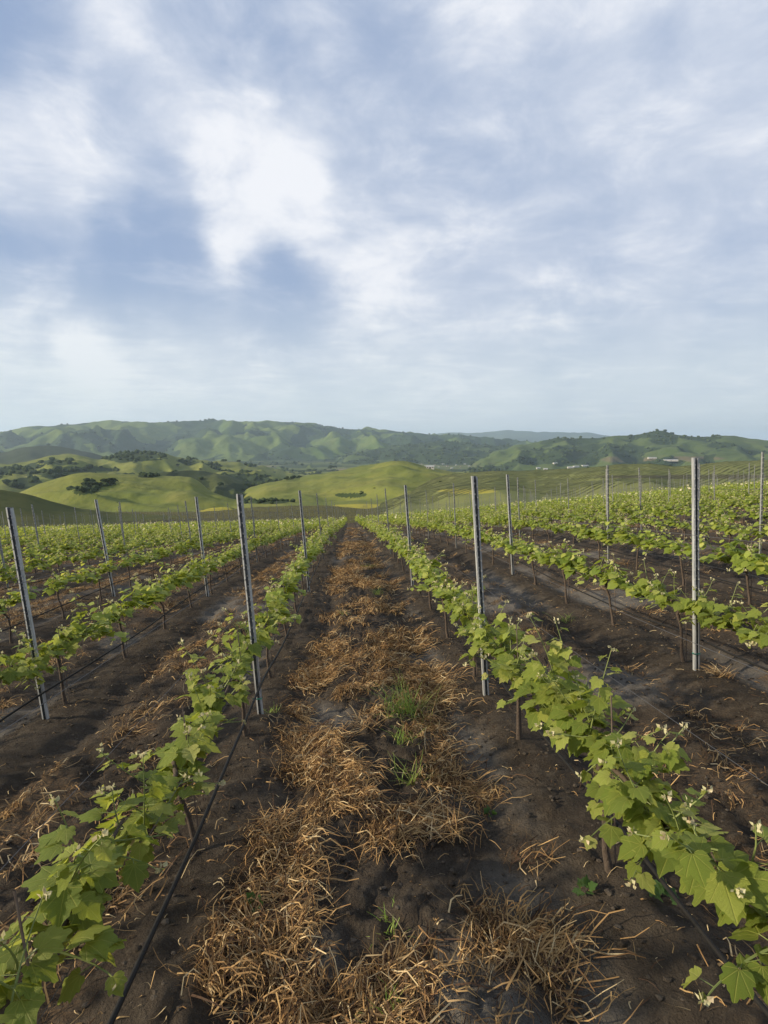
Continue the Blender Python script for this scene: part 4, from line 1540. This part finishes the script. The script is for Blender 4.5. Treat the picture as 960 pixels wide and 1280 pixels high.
TUFTS = [(510, 893, 150, .20, .44, 'bright green upright grass tuft in the middle of the path', 1),
         (517, 972, 50, .14, .32, 'pale green grass tuft just below the brightest one on the path', 2),
         (505, 930, 50, .10, .26, 'small yellowing tuft between the two largest grass tufts', 3),
         (473, 745, 50, .10, .24, 'low green tuft farther up the path beyond the brightest one', 4),
         (462, 712, 90, .12, .30, 'small green tuft far up the path near the vines', 5),
         (490, 1160, 26, .05, .12, 'short green sprouts among straw low in the picture', 6),
         (492, 1270, 34, .07, .16, 'green sprouts at the bottom edge of the path', 7),
         (430, 770, 30, .06, .15, 'small green tuft left of the path centre amid straw', 8),
         (708, 775, 60, .08, .2, 'dark green grass tuft in the alley right of the near right post', 9),
         (735, 868, 40, .06, .20, 'thin grass blades in the right alley behind the near right vine', 10),
         (340, 895, 30, .04, .10, 'low olive sprouts at the foot of the near left post', 11)]
for (px, py, n, l0, l1, lab, sd) in TUFTS:
    x, y = gpos(px, py)
    tuft('grass_tuft', x, y, n, l0, l1, lab, [M_GRASS, M_STRAW], sd, spread=.03 + .0004 * n, group='green grass tufts on the soil')
for (px, py, lab, sd) in [(900, 850, 'small pale dead grass clump at the foot of the near right steel post', 21),
                          (350, 1030, 'curled dry grass clump left of the path centre', 22),
                          (460, 915, 'spiky tan dead clump beside the brightest green tuft', 23),
                          (500, 790, 'wide dry grass clump halfway up the path', 24),
                          (560, 1050, 'bent sheaf of long dry stalks right of the path centre', 25),
                          (620, 1190, 'tall bleached dry sheaf low right on the path', 26),
                          (330, 1200, 'tall bleached dry sheaf low left on the path', 27)]:
    x, y = gpos(px, py)
    tuft('dead_grass_clump', x, y, 110, .08, .22, lab, [M_STRAW], sd, spread=.055, w0=.003, w1=.008, cat='dead grass', group='dead grass clumps on the soil', upright=.55)


def weed(px, py, s, label, sd):
    x, y = gpos(px, py)
    r = np.random.default_rng(sd)
    o = empty('weed', (x, y, gzs(x, y)))
    tag(o, label, 'weed', 'small broad leaved weeds')
    for i in range(9):
        a = r.uniform(0, 2 * PI)
        out = np.array([math.cos(a), math.sin(a), r.uniform(.1, 1.3)])
        B = basis(out, np.array([0, 0, 1.0]) + r.normal(0, .45, 3))
        q = bpy.data.objects.new('leaf', WEEDMESH[i % 2]); COL.objects.link(q); q.parent = o
        Mx = Matrix(((B[0][0], B[1][0], B[2][0]), (B[0][1], B[1][1], B[2][1]), (B[0][2], B[1][2], B[2][2]))).to_4x4()
        Mx.translation = Vector(out * s * .3 + np.array([0, 0, .02]))
        sc_ = s * r.uniform(.25, .7)
        q.matrix_basis = Mx @ Matrix.Diagonal((sc_, sc_, sc_, 1))


WEEDMESH = [mesh_np('weed_leaf', V, F, [M_WEED], smooth=True) for V, F in LT[:2]]
weed(730, 1130, .07, 'small dark green weed below the near right vines', 1)
weed(832, 1145, .11, 'green weed beneath the closest right vine near the picture corner', 2)
weed(613, 1020, .06, 'tiny green weed on bare soil right of the straw', 3)
weed(320, 1140, .07, 'tiny green weed at the left edge of the straw', 4)

# ------------------------------------------------------------------ haze over the valley
HB = 25500.0
hv = box_mesh('haze', -HB, HB, -HB, HB, FLOOR - 12, 560, None) if False else None
me = bpy.data.meshes.new('haze')
z0, z1 = FLOOR - 12, 560.0
me.from_pydata([(-HB, -HB, z0), (HB, -HB, z0), (HB, HB, z0), (-HB, HB, z0), (-HB, -HB, z1), (HB, -HB, z1), (HB, HB, z1), (-HB, HB, z1)], [],
               [(0, 3, 2, 1), (4, 5, 6, 7), (0, 1, 5, 4), (1, 2, 6, 5), (2, 3, 7, 6), (3, 0, 4, 7)])
hm, t = new_mat('valley_haze')
pvn = t.n('ShaderNodeVolumePrincipled')
pvn.inputs['Color'].default_value = (0.66, 0.82, 1.0, 1)
pvn.inputs['Density'].default_value = 0.000058
pvn.inputs['Anisotropy'].default_value = 0.2
out = t.n('ShaderNodeOutputMaterial')
t.set(out.inputs['Volume'], pvn.outputs[0])
me.materials.append(hm)
tag(put('haze', me), 'thin pale blue haze lying over the valley', 'haze', kind='stuff')

cy = scene.cycles
cy.max_bounces = 6
cy.transparent_max_bounces = 8
cy.volume_bounces = 1
tris = sum(len(o.data.polygons) for o in bpy.data.objects if o.type == 'MESH' and o.data.users == 1)
print('objects', len(bpy.data.objects), 'faces unique', tris)
